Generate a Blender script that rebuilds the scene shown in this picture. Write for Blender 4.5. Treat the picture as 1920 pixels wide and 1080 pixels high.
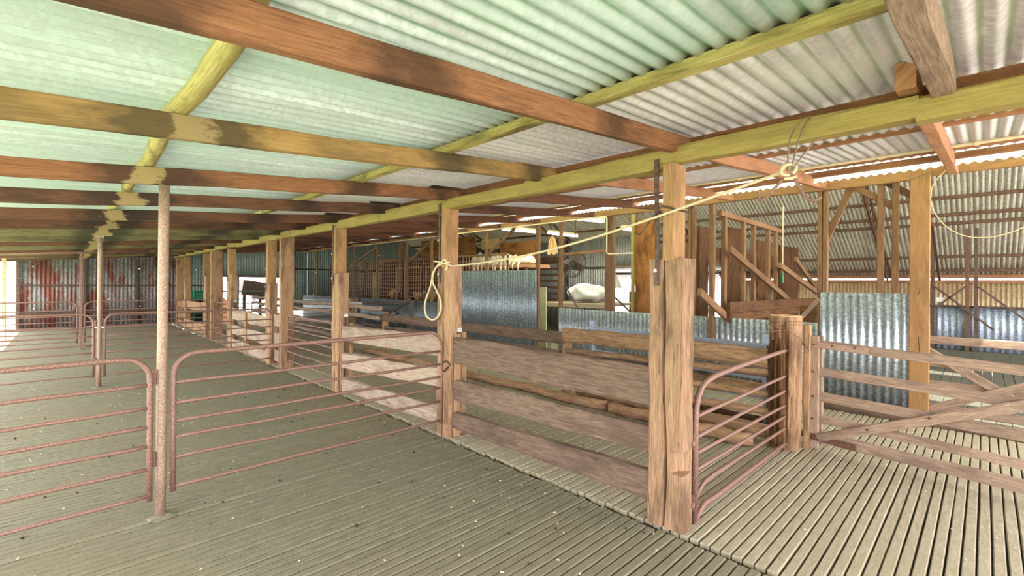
import bpy, math, random
from mathutils import Vector, Matrix, noise
random.seed(7)
for o in list(bpy.data.objects): bpy.data.objects.remove(o)
SC = bpy.context.scene
COL = SC.collection
# ------------------------------------------------------------------ camera
F = 862.0; H = 1.45; ROLL = math.radians(0.43); AX = math.atan2(888, F)
fw = Vector((math.cos(AX), math.sin(AX), 0)); rt = Vector((math.sin(AX), -math.cos(AX), 0)); up = Vector((0, 0, 1))
cr = rt*math.cos(ROLL) + up*math.sin(ROLL); cu = -rt*math.sin(ROLL) + up*math.cos(ROLL)
cam = bpy.data.cameras.new('camera'); co = bpy.data.objects.new('camera', cam); COL.objects.link(co)
m = Matrix.Identity(4)
for i in range(3):
    m[i][0] = cr[i]; m[i][1] = cu[i]; m[i][2] = -fw[i]
m[0][3], m[1][3], m[2][3] = 0, 0, H
co.matrix_world = m
cam.sensor_width = 36; cam.lens = F/1920*36; cam.shift_y = -9.5/1920; cam.clip_start = .05; cam.clip_end = 300
SC.camera = co
# ------------------------------------------------------------------ light
SC.view_settings.view_transform = 'Standard'; SC.view_settings.look = 'None'
SC.view_settings.exposure = 1.15; SC.view_settings.gamma = 1
w = bpy.data.worlds.new('sky'); SC.world = w; w.use_nodes = True
bg = w.node_tree.nodes['Background']; bg.inputs[0].default_value = (.985, .955, 1.0, 1); bg.inputs[1].default_value = 3.3
sd = bpy.data.lights.new('sun', 'SUN'); so = bpy.data.objects.new('sun', sd); COL.objects.link(so)
sd.energy = 9.0; sd.angle = math.radians(.6); sd.color = (1, .95, .86)
SUNV = Vector((.25, .35, -.90)).normalized()      # direction the light travels
so.rotation_euler = SUNV.to_track_quat('-Z', 'Y').to_euler()

# ------------------------------------------------------------------ measuring helpers: sight line meets a real plane
def ray(u, v):
    x = u-960; y = -(v-540); c, s = math.cos(ROLL), math.sin(ROLL)
    return fw*F + rt*(c*x-s*y) + up*(s*x+c*y-9.5)
def on(u, v, ax, val):
    r = ray(u, v); o = Vector((0, 0, H)); t = (val-o[ax])/r[ax]; return o+r*t
def PX(u, v, c): return on(u, v, 0, c)
def PY(u, v, c): return on(u, v, 1, c)

# ------------------------------------------------------------------ materials
def lin(c): return tuple(((x/12.92) if x <= .04045 else ((x+.055)/1.055)**2.4) for x in c)+(1,)
class NT:
    def __init__(s, name):
        s.m = bpy.data.materials.new(name); s.m.use_nodes = True; s.t = s.m.node_tree; s.n = s.t.nodes; s.l = s.t.links
        s.b = s.n['Principled BSDF']; s.out = s.n['Material Output']
    def new(s, typ, **kw):
        n = s.n.new(typ)
        for k, v in kw.items():
            if k.startswith('i_'): n.inputs[k[2:].replace('_', ' ')].default_value = v
            else: setattr(n, k, v)
        return n
    def link(s, a, b): s.l.new(a, b)
    def noise(s, vec, scale, detail=6, rough=.6, dist=0):
        n = s.new('ShaderNodeTexNoise'); n.inputs['Scale'].default_value = scale; n.inputs['Detail'].default_value = detail
        n.inputs['Roughness'].default_value = rough; n.inputs['Distortion'].default_value = dist; s.link(vec, n.inputs['Vector']); return n.outputs['Fac']
    def ramp(s, fac, stops, interp='LINEAR'):
        n = s.new('ShaderNodeValToRGB'); n.color_ramp.interpolation = interp; e = n.color_ramp.elements
        while len(e) > 1: e.remove(e[-1])
        e[0].position = stops[0][0]; e[0].color = stops[0][1]
        for p, c in stops[1:]:
            k = e.new(p); k.color = c
        s.link(fac, n.inputs[0]); return n.outputs[0]
    def mix(s, fac, a, b, mode='MIX'):
        n = s.new('ShaderNodeMix', data_type='RGBA', blend_type=mode)
        for inp, v in ((n.inputs[0], fac), (n.inputs[6], a), (n.inputs[7], b)):
            if hasattr(v, 'links') or isinstance(v, bpy.types.NodeSocket): s.link(v, inp)
            else: inp.default_value = v
        return n.outputs[2]
    def mapping(s, vec, sc, rnd=False):
        n = s.new('ShaderNodeMapping'); n.inputs['Scale'].default_value = sc; s.link(vec, n.inputs[0])
        if rnd:
            oi = s.new('ShaderNodeObjectInfo'); mm = s.new('ShaderNodeMath', operation='MULTIPLY'); mm.inputs[1].default_value = 37.0
            s.link(oi.outputs['Random'], mm.inputs[0]); s.link(mm.outputs[0], n.inputs['Location'])
        return n.outputs[0]
    def bump(s, h, strength=.3, dist=.01):
        n = s.new('ShaderNodeBump'); n.inputs['Strength'].default_value = strength; n.inputs['Distance'].default_value = dist
        s.link(h, n.inputs['Height']); s.link(n.outputs[0], s.b.inputs['Normal'])
BW = lambda v: (v, v, v, 1)
def wood(name, c1, c2, stain=None, samt=.5, pale=None, crack=.5, rough=.85, grain=26, var=.25, cl=.30, marks=None):
    t = NT(name); uv = t.new('ShaderNodeUVMap').outputs[0]
    vec = t.mapping(uv, (2.4, grain*1.7, 1), True)
    g = t.noise(vec, 3.0, 10, .72, .5)
    col = t.ramp(g, [(.34, lin(c1)), (.66, lin(c2))])
    lowv = t.mapping(uv, (1.1, 3.5, 1), True)
    low = t.noise(lowv, 1.6, 4, .6)
    if stain:
        f = t.ramp(low, [(.50, BW(0)), (.62, BW(samt))]); col = t.mix(f, col, lin(stain))
    if pale:
        f2 = t.ramp(t.noise(t.mapping(uv, (1.4, 2.2, 1), True), 1.1, 3, .5), [(.60, BW(0)), (.66, BW(.75))]); col = t.mix(f2, col, lin(pale))
    if marks:                                    # water marks where purlins cross: dark ring, rubbed pale middle
        tc = t.new('ShaderNodeTexCoord').outputs['Object']; sx = t.new('ShaderNodeSeparateXYZ'); t.link(tc, sx.inputs[0])
        nz = t.noise(t.mapping(tc, (5, 5, 9)), 1.5, 4, .6); na = t.new('ShaderNodeMath', operation='MULTIPLY_ADD'); na.inputs[1].default_value = .34; na.inputs[2].default_value = -.17; t.link(nz, na.inputs[0])
        for x0, rd, rp in marks:
            a1 = t.new('ShaderNodeMath', operation='SUBTRACT'); a1.inputs[1].default_value = x0; t.link(sx.outputs[0], a1.inputs[0])
            a2 = t.new('ShaderNodeMath', operation='ABSOLUTE'); t.link(a1.outputs[0], a2.inputs[0])
            a3 = t.new('ShaderNodeMath', operation='ADD'); t.link(a2.outputs[0], a3.inputs[0]); t.link(na.outputs[0], a3.inputs[1])
            col = t.mix(t.ramp(a3.outputs[0], [(rd-.04, BW(.8)), (rd+.12, BW(0))]), col, lin(stain or (.2, .15, .1)))
            if rp: col = t.mix(t.ramp(a3.outputs[0], [(rp-.01, BW(.9)), (rp+.02, BW(0))]), col, lin((.62, .54, .37)))
    ck = t.noise(t.mapping(uv, (1.0, grain*.8, 1), True), 4.5, 5, .6, .9)
    cf = t.ramp(ck, [(cl, BW(crack)), (cl+.06, BW(0))]); col = t.mix(cf, col, lin((.16, .10, .06)))
    oi = t.new('ShaderNodeObjectInfo'); hs = t.new('ShaderNodeHueSaturation')
    mr = t.new('ShaderNodeMapRange'); mr.inputs['To Min'].default_value = 1-var; mr.inputs['To Max'].default_value = 1+var
    t.link(oi.outputs['Random'], mr.inputs[0]); t.link(mr.outputs[0], hs.inputs['Value']); t.link(col, hs.inputs['Color'])
    t.link(hs.outputs[0], t.b.inputs['Base Color']); t.b.inputs['Roughness'].default_value = rough
    t.b.inputs['Specular IOR Level'].default_value = .25
    t.bump(t.mix(.5, g, ck), .55, .006)
    return t.m
def iron(name, c1, c2, rust=None, ramt=.5, green=None, streak=1.0, metal=.25, rough=.5, trans=0, tcol=(1, 1, 1), rstart=.56, valley=None, holes=False, patch=0):
    t = NT(name); uv = t.new('ShaderNodeUVMap').outputs[0]
    v = t.new('ShaderNodeTexVoronoi'); v.inputs['Scale'].default_value = 55; t.link(uv, v.inputs['Vector'])
    sp = t.ramp(v.outputs['Color'], [(.2, lin(c1)), (.8, lin(c2))])
    a = t.noise(t.mapping(uv, (.35, 9*streak, 1)), 2.2, 5, .65)       # u along the sheet
    col = t.mix(t.ramp(a, [(.35, BW(0)), (.7, BW(.55))]), sp, lin(tuple(x*.72 for x in c1)))
    if rust:
        r = t.noise(t.mapping(uv, (.5, patch or 4*streak, 1), True), 1.7, 6, .7)
        col = t.mix(t.ramp(r, [(rstart, BW(0)), (rstart+.12, BW(ramt))]), col, lin(rust))
    if green:
        r = t.noise(t.mapping(uv, (.45, 1.3, 1)), .9, 5, .6)
        col = t.mix(t.ramp(r, [(.42, BW(0)), (.62, BW(.7))]), col, lin(green))
    if valley:                                   # mould sitting in the valleys of the corrugation
        sx = t.new('ShaderNodeSeparateXYZ'); t.link(uv, sx.inputs[0])
        m1 = t.new('ShaderNodeMath', operation='MULTIPLY'); m1.inputs[1].default_value = 2*math.pi/.076; t.link(sx.outputs[1], m1.inputs[0])
        m2 = t.new('ShaderNodeMath', operation='SINE'); t.link(m1.outputs[0], m2.inputs[0])
        nv = t.noise(t.mapping(uv, (1.2, 3, 1)), 2.0, 5, .7); m3 = t.new('ShaderNodeMath', operation='MULTIPLY'); t.link(m2.outputs[0], m3.inputs[0]); t.link(nv, m3.inputs[1])
        col = t.mix(t.ramp(m3.outputs[0], [(.30, BW(0)), (.52, BW(.75))]), col, lin(valley))
    if holes:
        vo = t.new('ShaderNodeTexVoronoi'); vo.inputs['Scale'].default_value = 3.2; t.link(uv, vo.inputs['Vector'])
        t.link(t.ramp(vo.outputs['Distance'], [(.034, BW(0)), (.036, BW(1))], 'CONSTANT'), t.b.inputs['Alpha'])
    t.link(col, t.b.inputs['Base Color']); t.b.inputs['Metallic'].default_value = metal; t.b.inputs['Roughness'].default_value = rough
    t.bump(t.noise(uv, 60, 4, .6), .12, .004)
    if trans:  # light passage added to iron sheets so they glow evenly
        tr = t.new('ShaderNodeBsdfTranslucent'); mx = t.new('ShaderNodeMixShader'); mx.inputs[0].default_value = trans
        tc = t.mix(1.0, col, lin(tcol), 'MULTIPLY'); t.link(tc, tr.inputs[0])
        t.link(t.b.outputs[0], mx.inputs[1]); t.link(tr.outputs[0], mx.inputs[2]); t.link(mx.outputs[0], t.out.inputs[0])
    return t.m
def pipe(name, c1, c2, c3, scale=60, rough=.55, metal=.2):
    t = NT(name); tc = t.new('ShaderNodeTexCoord').outputs['Object']
    a = t.noise(tc, scale, 5, .7); col = t.ramp(a, [(.35, lin(c1)), (.5, lin(c2)), (.68, lin(c3))])
    t.link(col, t.b.inputs['Base Color']); t.b.inputs['Roughness'].default_value = rough; t.b.inputs['Metallic'].default_value = metal
    t.bump(a, .25, .002); return t.m
def plain(name, c, rough=.7, metal=0, nz=.12, scale=25):
    t = NT(name); tc = t.new('ShaderNodeTexCoord').outputs['Object']
    a = t.noise(tc, scale, 4, .6); col = t.ramp(a, [(.3, lin(tuple(max(0, x*(1-nz)) for x in c))), (.7, lin(tuple(min(1, x*(1+nz)) for x in c)))])
    t.link(col, t.b.inputs['Base Color']); t.b.inputs['Roughness'].default_value = rough; t.b.inputs['Metallic'].default_value = metal
    return t.m
M = {}
MK = [(.36, .24, .06), (1.72, .10, 0), (2.5, .05, 0)]
MK0 = [(.80, .10, 0), (.05, .10, 0), (1.9, .08, 0)]
M['rafter_near'] = wood('rafter_near_wood', (.46, .31, .21), (.64, .45, .31), (.25, .18, .13), .55, None, .35, var=.02, marks=MK0)
M['rafter'] = wood('rafter_wood', (.45, .30, .20), (.62, .43, .29), (.23, .18, .14), .45, None, .35, var=.12, marks=MK)
M['rafter_ochre'] = wood('rafter_ochre_wood', (.58, .46, .27), (.72, .58, .36), (.26, .24, .17), .45, None, .35, var=.08, marks=MK)
M['rafter_olive'] = wood('rafter_olive_wood', (.38, .35, .24), (.50, .46, .32), (.20, .21, .17), .6, None, .35, var=.15, marks=MK)
M['rafter_dark'] = wood('rafter_dark_wood', (.34, .23, .17), (.48, .33, .24), (.2, .17, .15), .6, None, .35, var=.15, marks=MK)
M['rafter_warm'] = wood('rafter_warm_wood', (.58, .40, .28), (.74, .55, .40), (.38, .26, .19), .4, None, .3, var=.12)
M['mossy'] = wood('mossy_purlin_wood', (.60, .55, .31), (.78, .73, .47), (.36, .31, .18), .75, (.88, .80, .56), .3, var=.08)
M['olive'] = wood('green_lit_beam_wood', (.56, .49, .27), (.68, .61, .36), (.40, .33, .2), .35, None, .25, var=.06)  # greenish light on the beam is put into the wood colour
M['ochre'] = wood('ochre_beam_wood', (.56, .42, .27), (.70, .54, .36), (.42, .31, .2), .4, None, .2, var=.1)
M['post'] = wood('hewn_post_wood', (.48, .36, .27), (.78, .63, .48), (.36, .26, .19), .65, None, .9, grain=34, var=.07, cl=.315)
M['post_dark'] = wood('hewn_post_brown_wood', (.43, .33, .25), (.72, .58, .45), (.32, .24, .18), .65, None, .9, grain=34, var=.02, cl=.315)
M['post_yellow'] = wood('sawn_post_wood', (.58, .44, .29), (.76, .60, .42), (.42, .32, .2), .5, None, .4, var=.12)
M['rail'] = wood('weathered_rail_wood', (.33, .27, .225), (.53, .44, .37), (.27, .215, .18), .5, None, .6, grain=16, var=.1)
M['rail_grey'] = wood('grey_rail_wood', (.52, .45, .39), (.74, .66, .58), (.42, .34, .29), .5, None, .6, grain=16, var=.08)
M['gatewood'] = wood('gate_wood', (.47, .39, .33), (.71, .61, .52), (.38, .31, .27), .55, None, .4, var=.08)
M['darkgate'] = wood('dark_gate_wood', (.34, .30, .27), (.50, .46, .43), (.2, .18, .17), .5, None, .4, var=.1)
M['log'] = wood('log_wood', (.48, .37, .27), (.74, .60, .45), (.36, .27, .2), .5, None, .5, grain=10, var=.08)
M['slab'] = wood('slab_wood', (.26, .17, .11), (.48, .33, .20), (.18, .12, .08), .6, None, .8, grain=14, var=.15)
M['orange'] = wood('orange_slab_wood', (.48, .30, .15), (.70, .48, .27), (.3, .19, .11), .6, None, .8, grain=16, var=.05)
M['endgrain'] = plain('end_grain_wood', (.80, .66, .50), .9, 0, .25, 40)
M['stud'] = wood('stud_wood', (.42, .31, .22), (.60, .46, .33), (.32, .23, .16), .4, None, .3, var=.15)
M['roof_mint'] = iron('roof_iron_mint_lit', (.84, .86, .85), (.91, .93, .92), None, 0, (.77, .85, .81), .55, .1, .5, .15, (.94, 1, .965), valley=(.60, .72, .64))  # mint translucency stands in for green light off the grass
M['roof_white'] = iron('roof_iron_white', (.80, .79, .79), (.90, .89, .89), (.84, .77, .73), .35, (.82, .83, .80), .5, .1, .5, .14, (1, .985, .98), valley=(.64, .69, .60))
M['roof_main'] = iron('roof_iron_main', (.72, .72, .69), (.90, .90, .87), (.66, .54, .43), .55, None, 1.6, .15, .5, .16, (1, .96, .86), valley=(.52, .47, .38))  # paler base and warm translucency stand in for reflected light
M['added_skylight'] = iron('added_skylight_sheet', (.9, .92, .88), (.97, .98, .95), None, 0, None, .6, 0, .5, .5, (1, 1, .96))  # translucent sheet made up to let daylight into the main shed
M['wall_iron'] = iron('wall_iron', (.48, .53, .55), (.70, .75, .77), (.50, .42, .34), .5, None, 1.4, .5, .4)
M['wall_bright'] = iron('wall_iron_bright', (.60, .65, .67), (.82, .86, .88), (.62, .48, .36), .35, None, 1.4, .6, .36, rstart=.62)
M['wall_rust'] = iron('wall_iron_rusty', (.42, .40, .40), (.66, .64, .62), (.46, .22, .17), .9, None, .9, .3, .55, rstart=.47, holes=True, patch=1.5)
M['wall_end'] = iron('wall_iron_end', (.50, .56, .54), (.70, .76, .72), (.46, .26, .2), .6, None, (.9), .3, .5, rstart=.58, holes=True, patch=1.6)
M['wall_orange_lit'] = iron('wall_iron_orange_lit', (.74, .66, .52), (.90, .82, .66), (.68, .48, .30), .6, None, 1.5, .25, .45, .12, (1, .85, .6))  # orange glow on the far wall put into its colour
M['wall_mix'] = iron('wall_iron_mixed', (.58, .58, .57), (.76, .76, .74), (.66, .53, .40), .6, None, 1.5, .3, .45, patch=2.2)
M['wall_blue'] = iron('wall_iron_blue', (.55, .60, .68), (.78, .82, .88), (.34, .30, .30), .7, None, 1.4, .35, .45)
M['rust'] = pipe('rusty_pipe', (.44, .31, .27), (.53, .40, .35), (.64, .51, .46), 110)
M['rustpost'] = pipe('rusty_post', (.50, .39, .32), (.62, .51, .43), (.78, .70, .62), 150)
M['darksteel'] = pipe('dark_steel', (.20, .15, .12), (.32, .24, .19), (.44, .34, .27), 40)
M['redsteel'] = pipe('red_oxide_steel', (.28, .18, .13), (.38, .26, .19), (.48, .35, .27), 30)
M['mesh'] = pipe('rusty_mesh', (.45, .33, .25), (.62, .48, .38), (.75, .62, .5), 40)
M['galv'] = plain('galvanised_bar', (.60, .66, .72), .4, .4, .1)
M['bolt'] = plain('bolt_zinc', (.72, .70, .66), .4, .5)
M['rope'] = plain('rope_fibre', (.80, .74, .60), .9, 0, .15, 300)
M['wire'] = plain('fence_wire', (.48, .42, .34), .5, .4)
M['pvc'] = plain('pvc_conduit', (.93, .86, .72), .4, 0, .05)
M['white_cloth'] = plain('white_cloth', (.84, .83, .80), .8, 0, .05, 6)
M['fleece'] = plain('raw_fleece', (.80, .74, .62), .95, 0, .14, 30)
M['hessian'] = plain('hessian', (.76, .62, .42), .95, 0, .18, 60)
M['black'] = plain('black_rubber', (.07, .07, .07), .6, 0, .2)
M['green'] = plain('green_paint', (.10, .48, .30), .45, .1, .15)
M['cream'] = plain('cream_panel', (.87, .86, .68), .6, 0, .05, 8)
M['table'] = plain('table_slats', (.62, .56, .46), .6, 0, .1)
M['dark'] = plain('fan_dark', (.16, .13, .10), .5, .3, .3)
def floor_mat(name, c1, c2, c3, spec=.2):
    t = NT(name); tc = t.new('ShaderNodeTexCoord').outputs['Object']
    a = t.noise(t.mapping(tc, (3, 14, 3)), 3, 8, .7); b = t.noise(tc, .55, 4, .6); c = t.noise(tc, 90, 3, .7)
    col = t.ramp(a, [(.3, lin(c1)), (.7, lin(c2))])
    col = t.mix(t.ramp(b, [(.42, BW(0)), (.62, BW(.6))]), col, lin(c3))
    col = t.mix(t.ramp(c, [(.36, BW(.5)), (.42, BW(0))]), col, lin(tuple(x*.5 for x in c1)))
    t.link(col, t.b.inputs['Base Color']); t.b.inputs['Roughness'].default_value = .75; t.b.inputs['Specular IOR Level'].default_value = spec
    t.bump(t.mix(.5, a, c), .5, .004); return t.m
M['slat_left'] = floor_mat('slats_manured', (.41, .40, .33), (.56, .54, .45), (.50, .46, .37))
M['manure'] = floor_mat('trampled_manure', (.30, .29, .23), (.44, .42, .34), (.40, .36, .28))
M['slat_right'] = floor_mat('slats_worn', (.56, .53, .43), (.72, .68, .59), (.60, .57, .46))
M['slat_mid'] = floor_mat('slats_board', (.26, .26, .22), (.38, .37, .31), (.32, .31, .26), .4)
M['dirt'] = plain('dirt_below', (.20, .17, .12), .95, 0, .4, 12)
M['grass'] = plain('outside_grass', (.57, .61, .51), .95, 0, .25, 3)
M['paddock'] = plain('outside_ground', (.82, .79, .77), .95, 0, .15, 1)

# ------------------------------------------------------------------ mesh helpers
class MB:
    def __init__(s): s.v = []; s.f = []; s.uv = []
    def face(s, idx, uvs): s.f.append(idx); s.uv.append(uvs)
    def ring(s, rings, closed=True, caps=True, us=None, vs=None):
        """rings: list of lists of points; us: length coordinate of each; vs: perimeter coordinate of each"""
        b = len(s.v); n = len(rings[0])
        for r in rings: s.v.extend([tuple(p) for p in r])
        if us is None:
            us = [0.0]
            for i in range(1, len(rings)): us.append(us[-1]+(Vector(rings[i][0])-Vector(rings[i-1][0])).length)
        if vs is None:
            vs = [0.0]
            for j in range(n): vs.append(vs[-1]+(Vector(rings[0][(j+1) % n])-Vector(rings[0][j])).length)
        off = random.random()*20
        for i in range(len(rings)-1):
            for j in range(n if closed else n-1):
                k = (j+1) % n
                s.face([b+i*n+j, b+i*n+k, b+(i+1)*n+k, b+(i+1)*n+j],
                       [(us[i]+off, vs[j]), (us[i]+off, vs[j+1]), (us[i+1]+off, vs[j+1]), (us[i+1]+off, vs[j])])
        if closed and caps:
            for i, fl in ((0, True), (len(rings)-1, False)):
                idx = [b+i*n+j for j in range(n)]
                if fl: idx = idx[::-1]
                c = Vector((0, 0, 0))
                for q in idx: c += Vector(s.v[q])
                c /= n
                uvs = []
                for q in idx:
                    d = Vector(s.v[q])-c; uvs.append((off+d.x+d.y*.3, d.z+d.y))
                s.face(idx, uvs)
    def beam(s, p0, p1, w, h, upv=(0, 0, 1), seg=1, jit=0.0, ch=.006, wob=0.0, sc=None):
        """timber from p0 to p1; w across, h along upv; chamfered, optionally irregular"""
        p0 = Vector(p0); p1 = Vector(p1); d = (p1-p0); L = d.length; d.normalize()
        u = Vector(upv); u = (u-d*u.dot(d)).normalized(); a = d.cross(u)
        ch = min(ch, w*.3, h*.3)
        prof = [(-w/2+ch, -h/2), (w/2-ch, -h/2), (w/2, -h/2+ch), (w/2, h/2-ch), (w/2-ch, h/2), (-w/2+ch, h/2), (-w/2, h/2-ch), (-w/2, -h/2+ch)]
        sx = random.random()*50; rings = []; us = []
        for i in range(seg+1):
            t = i/seg; c = p0+d*(L*t)
            if wob: c += a*wob*(noise.noise((sx, t*L*1.2, 0)))+u*wob*(noise.noise((sx+9, t*L*1.2, 3)))
            k = sc(t) if sc else 1.0
            r = []
            for q, (x, y) in enumerate(prof):
                jx = jit*noise.noise((sx+q*.7, t*L*2.5, 1)); jy = jit*noise.noise((sx+q*.7, t*L*2.5, 7))
                r.append(c+a*(x*k+jx)+u*(y*k+jy))
            rings.append(r); us.append(L*t)
        s.ring(rings, us=us)
        return s
    def box(s, x0, x1, y0, y1, z0, z1, ch=.004):
        dims = (x1-x0, y1-y0, z1-z0); c = ((x0+x1)/2, (y0+y1)/2, (z0+z1)/2)
        k = dims.index(max(dims))
        if k == 2: s.beam((c[0], c[1], z0), (c[0], c[1], z1), dims[1], dims[0], (1, 0, 0), ch=ch)
        elif k == 0: s.beam((x0, c[1], c[2]), (x1, c[1], c[2]), dims[1], dims[2], ch=ch)
        else: s.beam((c[0], y0, c[2]), (c[0], y1, c[2]), dims[0], dims[2], ch=ch)
        return s
    def tube(s, pts, r, n=10, jit=0, caps=True, closed=False):
        pts = [Vector(p) for p in pts]; N = len(pts); rad = r if callable(r) else (lambda t: r)
        rings = []; us = []; L = 0; prev = None; sx = random.random()*30
        for i, p in enumerate(pts):
            if closed: d = pts[(i+1) % N]-pts[i-1]
            else: d = pts[min(i+1, N-1)]-pts[max(i-1, 0)]
            d.normalize()
            if prev is None:
                a = d.cross(Vector((0, 0, 1)))
                if a.length < .1: a = d.cross(Vector((1, 0, 0)))
            else: a = prev-d*prev.dot(d)
            a.normalize(); prev = a; b = d.cross(a); rr = rad(i/max(1, N-1))
            if i: L += (p-pts[i-1]).length
            us.append(L)
            rings.append([p+(a*math.cos(2*math.pi*j/n)+b*math.sin(2*math.pi*j/n))*(rr*(1+jit*noise.noise((sx+math.cos(2*math.pi*j/n)*1.3, L*3, math.sin(2*math.pi*j/n)*1.3)))) for j in range(n)])
        if closed: rings.append(rings[0]); us.append(L+(pts[0]-pts[-1]).length)
        s.ring(rings, caps=caps and not closed, us=us)
        return s
    def corr(s, O, A, B, la, lb, pitch=.076, amp=.009, nb=1, spp=6, zfun=None, nrm=None):
        """corrugated sheet: waves counted along A, ribs run along B"""
        O = Vector(O); A = Vector(A).normalized(); B = Vector(B).normalized(); N = nrm or A.cross(B).normalized()
        na = max(2, int(la/pitch*spp)); rows = []
        b0 = len(s.v)
        for i in range(nb+1):
            for j in range(na+1):
                a = la*j/na; bb = lb*i/nb
                p = O+A*a+B*bb+N*(amp*math.sin(2*math.pi*a/pitch))
                if zfun: p += N*zfun(a, bb)
                s.v.append(tuple(p))
        for i in range(nb):
            for j in range(na):
                q = b0+i*(na+1)+j
                s.face([q, q+1, q+na+2, q+na+1], [(lb*i/nb, la*j/na), (lb*i/nb, la*(j+1)/na), (lb*(i+1)/nb, la*(j+1)/na), (lb*(i+1)/nb, la*j/na)])
        return s
    def blob(s, c, r, seg=14, rings=9, amp=.2, fr=2.0, flat=None):
        c = Vector(c); sx = random.random()*40; R = []
        for i in range(rings+1):
            th = math.pi*(i+.02)/(rings+.04); row = []
            for j in range(seg):
                ph = 2*math.pi*j/seg; d = Vector((math.sin(th)*math.cos(ph), math.sin(th)*math.sin(ph), -math.cos(th)))
                k = 1+amp*noise.noise(d*fr+Vector((sx, 0, 0)))
                p = Vector((d.x*r[0]*k, d.y*r[1]*k, d.z*r[2]*k))
                if flat is not None and p.z < -flat: p.z = -flat
                row.append(c+p)
            R.append(row)
        s.ring(R); return s
def build(mb, name, mat, parent=None, smooth=False, solid=0):
    me = bpy.data.meshes.new(name); me.from_pydata(mb.v, [], mb.f)
    uvl = me.uv_layers.new(name='UVMap'); flat = [c for fuv in mb.uv for q in fuv for c in q]
    uvl.data.foreach_set('uv', flat)
    me.materials.append(M[mat] if isinstance(mat, str) else mat)
    if smooth: me.polygons.foreach_set('use_smooth', [True]*len(me.polygons))
    me.update()
    o = bpy.data.objects.new(name, me); COL.objects.link(o)
    if parent: o.parent = parent; o.matrix_parent_inverse = Matrix.Translation(-parent.location)
    if solid:
        md = o.modifiers.new('thick', 'SOLIDIFY'); md.thickness = solid; md.offset = 0
    return o
def tag(o, label, cat, group=None, kind=None):
    if label: o['label'] = label
    if cat: o['category'] = cat
    if group: o['group'] = group
    if kind: o['kind'] = kind
    return o
def thing(name, label, cat, loc, group=None):
    o = bpy.data.objects.new(name, None); o.location = loc; o.empty_display_size = .1; COL.objects.link(o); return tag(o, label, cat, group)
def struct(o): o['kind'] = 'structure'; return o
ORD = ['first', 'second', 'third', 'fourth', 'fifth', 'sixth', 'seventh', 'eighth', 'ninth', 'tenth', 'eleventh', 'twelfth', 'thirteenth', 'fourteenth', 'fifteenth', 'sixteenth', 'seventeenth', 'eighteenth']
def arc(c, a, b, r, t0, t1, n=7):
    c = Vector(c); a = Vector(a); b = Vector(b)
    return [c+a*(r*math.cos(t0+(t1-t0)*i/n))+b*(r*math.sin(t0+(t1-t0)*i/n)) for i in range(n+1)]
def straight(p0, p1, n): p0 = Vector(p0); p1 = Vector(p1); return [p0.lerp(p1, i/n) for i in range(n+1)]

# ================================================================== GROUND AND FLOOR
def slab(name, x0, x1, y0, y1, z, mat):
    b = MB(); b.v = [(x0, y0, z), (x1, y0, z), (x1, y1, z), (x0, y1, z)]; b.face([0, 1, 2, 3], [(x0, y0), (x1, y0), (x1, y1), (x0, y1)]); return struct(build(b, name, mat))
slab('floor_ground_under', -1.5, 15.5, -6, 19.5, -.62, 'dirt')
slab('floor_outside_grass', -40, -1.5, -40, 60, -.64, 'grass')
slab('floor_outside_paddock', -1.5, 60, 19.5, 60, -.64, 'paddock')
slab('floor_outside_yard', -1.5, 60, -40, -6, -.64, 'paddock')
slab('floor_outside_lane', 15.5, 60, -6, 19.5, -.64, 'paddock')
def slats(name, x0, x1, y0, y1, mat, pitch=.0575, gap=.012, seg=7, zj=.003, z=0.0):
    b = MB(); n = int((y1-y0)/pitch)
    for i in range(n):
        ya = y0+i*pitch; wd = pitch-gap; rows = []
        dz = random.uniform(-zj, zj); xs0 = x0+random.uniform(0, .015); xs1 = x1-random.uniform(0, .02)
        for k in range(seg+1):
            x = xs0+(xs1-xs0)*k/seg
            j1 = .004*noise.noise((x*1.5, i*3.1, 0)); j2 = .004*noise.noise((x*1.5, i*3.1, 5)); zz = z+dz+.003*noise.noise((x*.9, i*.31, 9))
            rows.append([(x, ya+j1, zz-.03), (x, ya+j1, zz-.007), (x, ya+.005+j1, zz), (x, ya+wd-.005+j2, zz), (x, ya+wd+j2, zz-.007), (x, ya+wd+j2, zz-.03)])
        b.ring(rows, closed=False, us=[r[0][0] for r in rows], vs=[0, .023, .033, .05, .06, .08])
        bb = len(b.v)-6*(seg+1)
        b.face([bb+q for q in range(6)], [(0, 0)]*6); b.face([bb+6*seg+q for q in range(5, -1, -1)], [(0, 0)]*6)
    return struct(build(b, name, mat))
slats('floor', -1.35, 2.525, -2.5, 18.7, 'slat_left', gap=.008)
slats('floor_race', 2.565, 6.66, -2.5, 18.7, 'slat_right', gap=.0085)
slats('floor_board', 6.70, 14.4, -2.5, 18.7, 'slat_mid', pitch=.115, gap=.003, seg=4, zj=.001)
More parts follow.
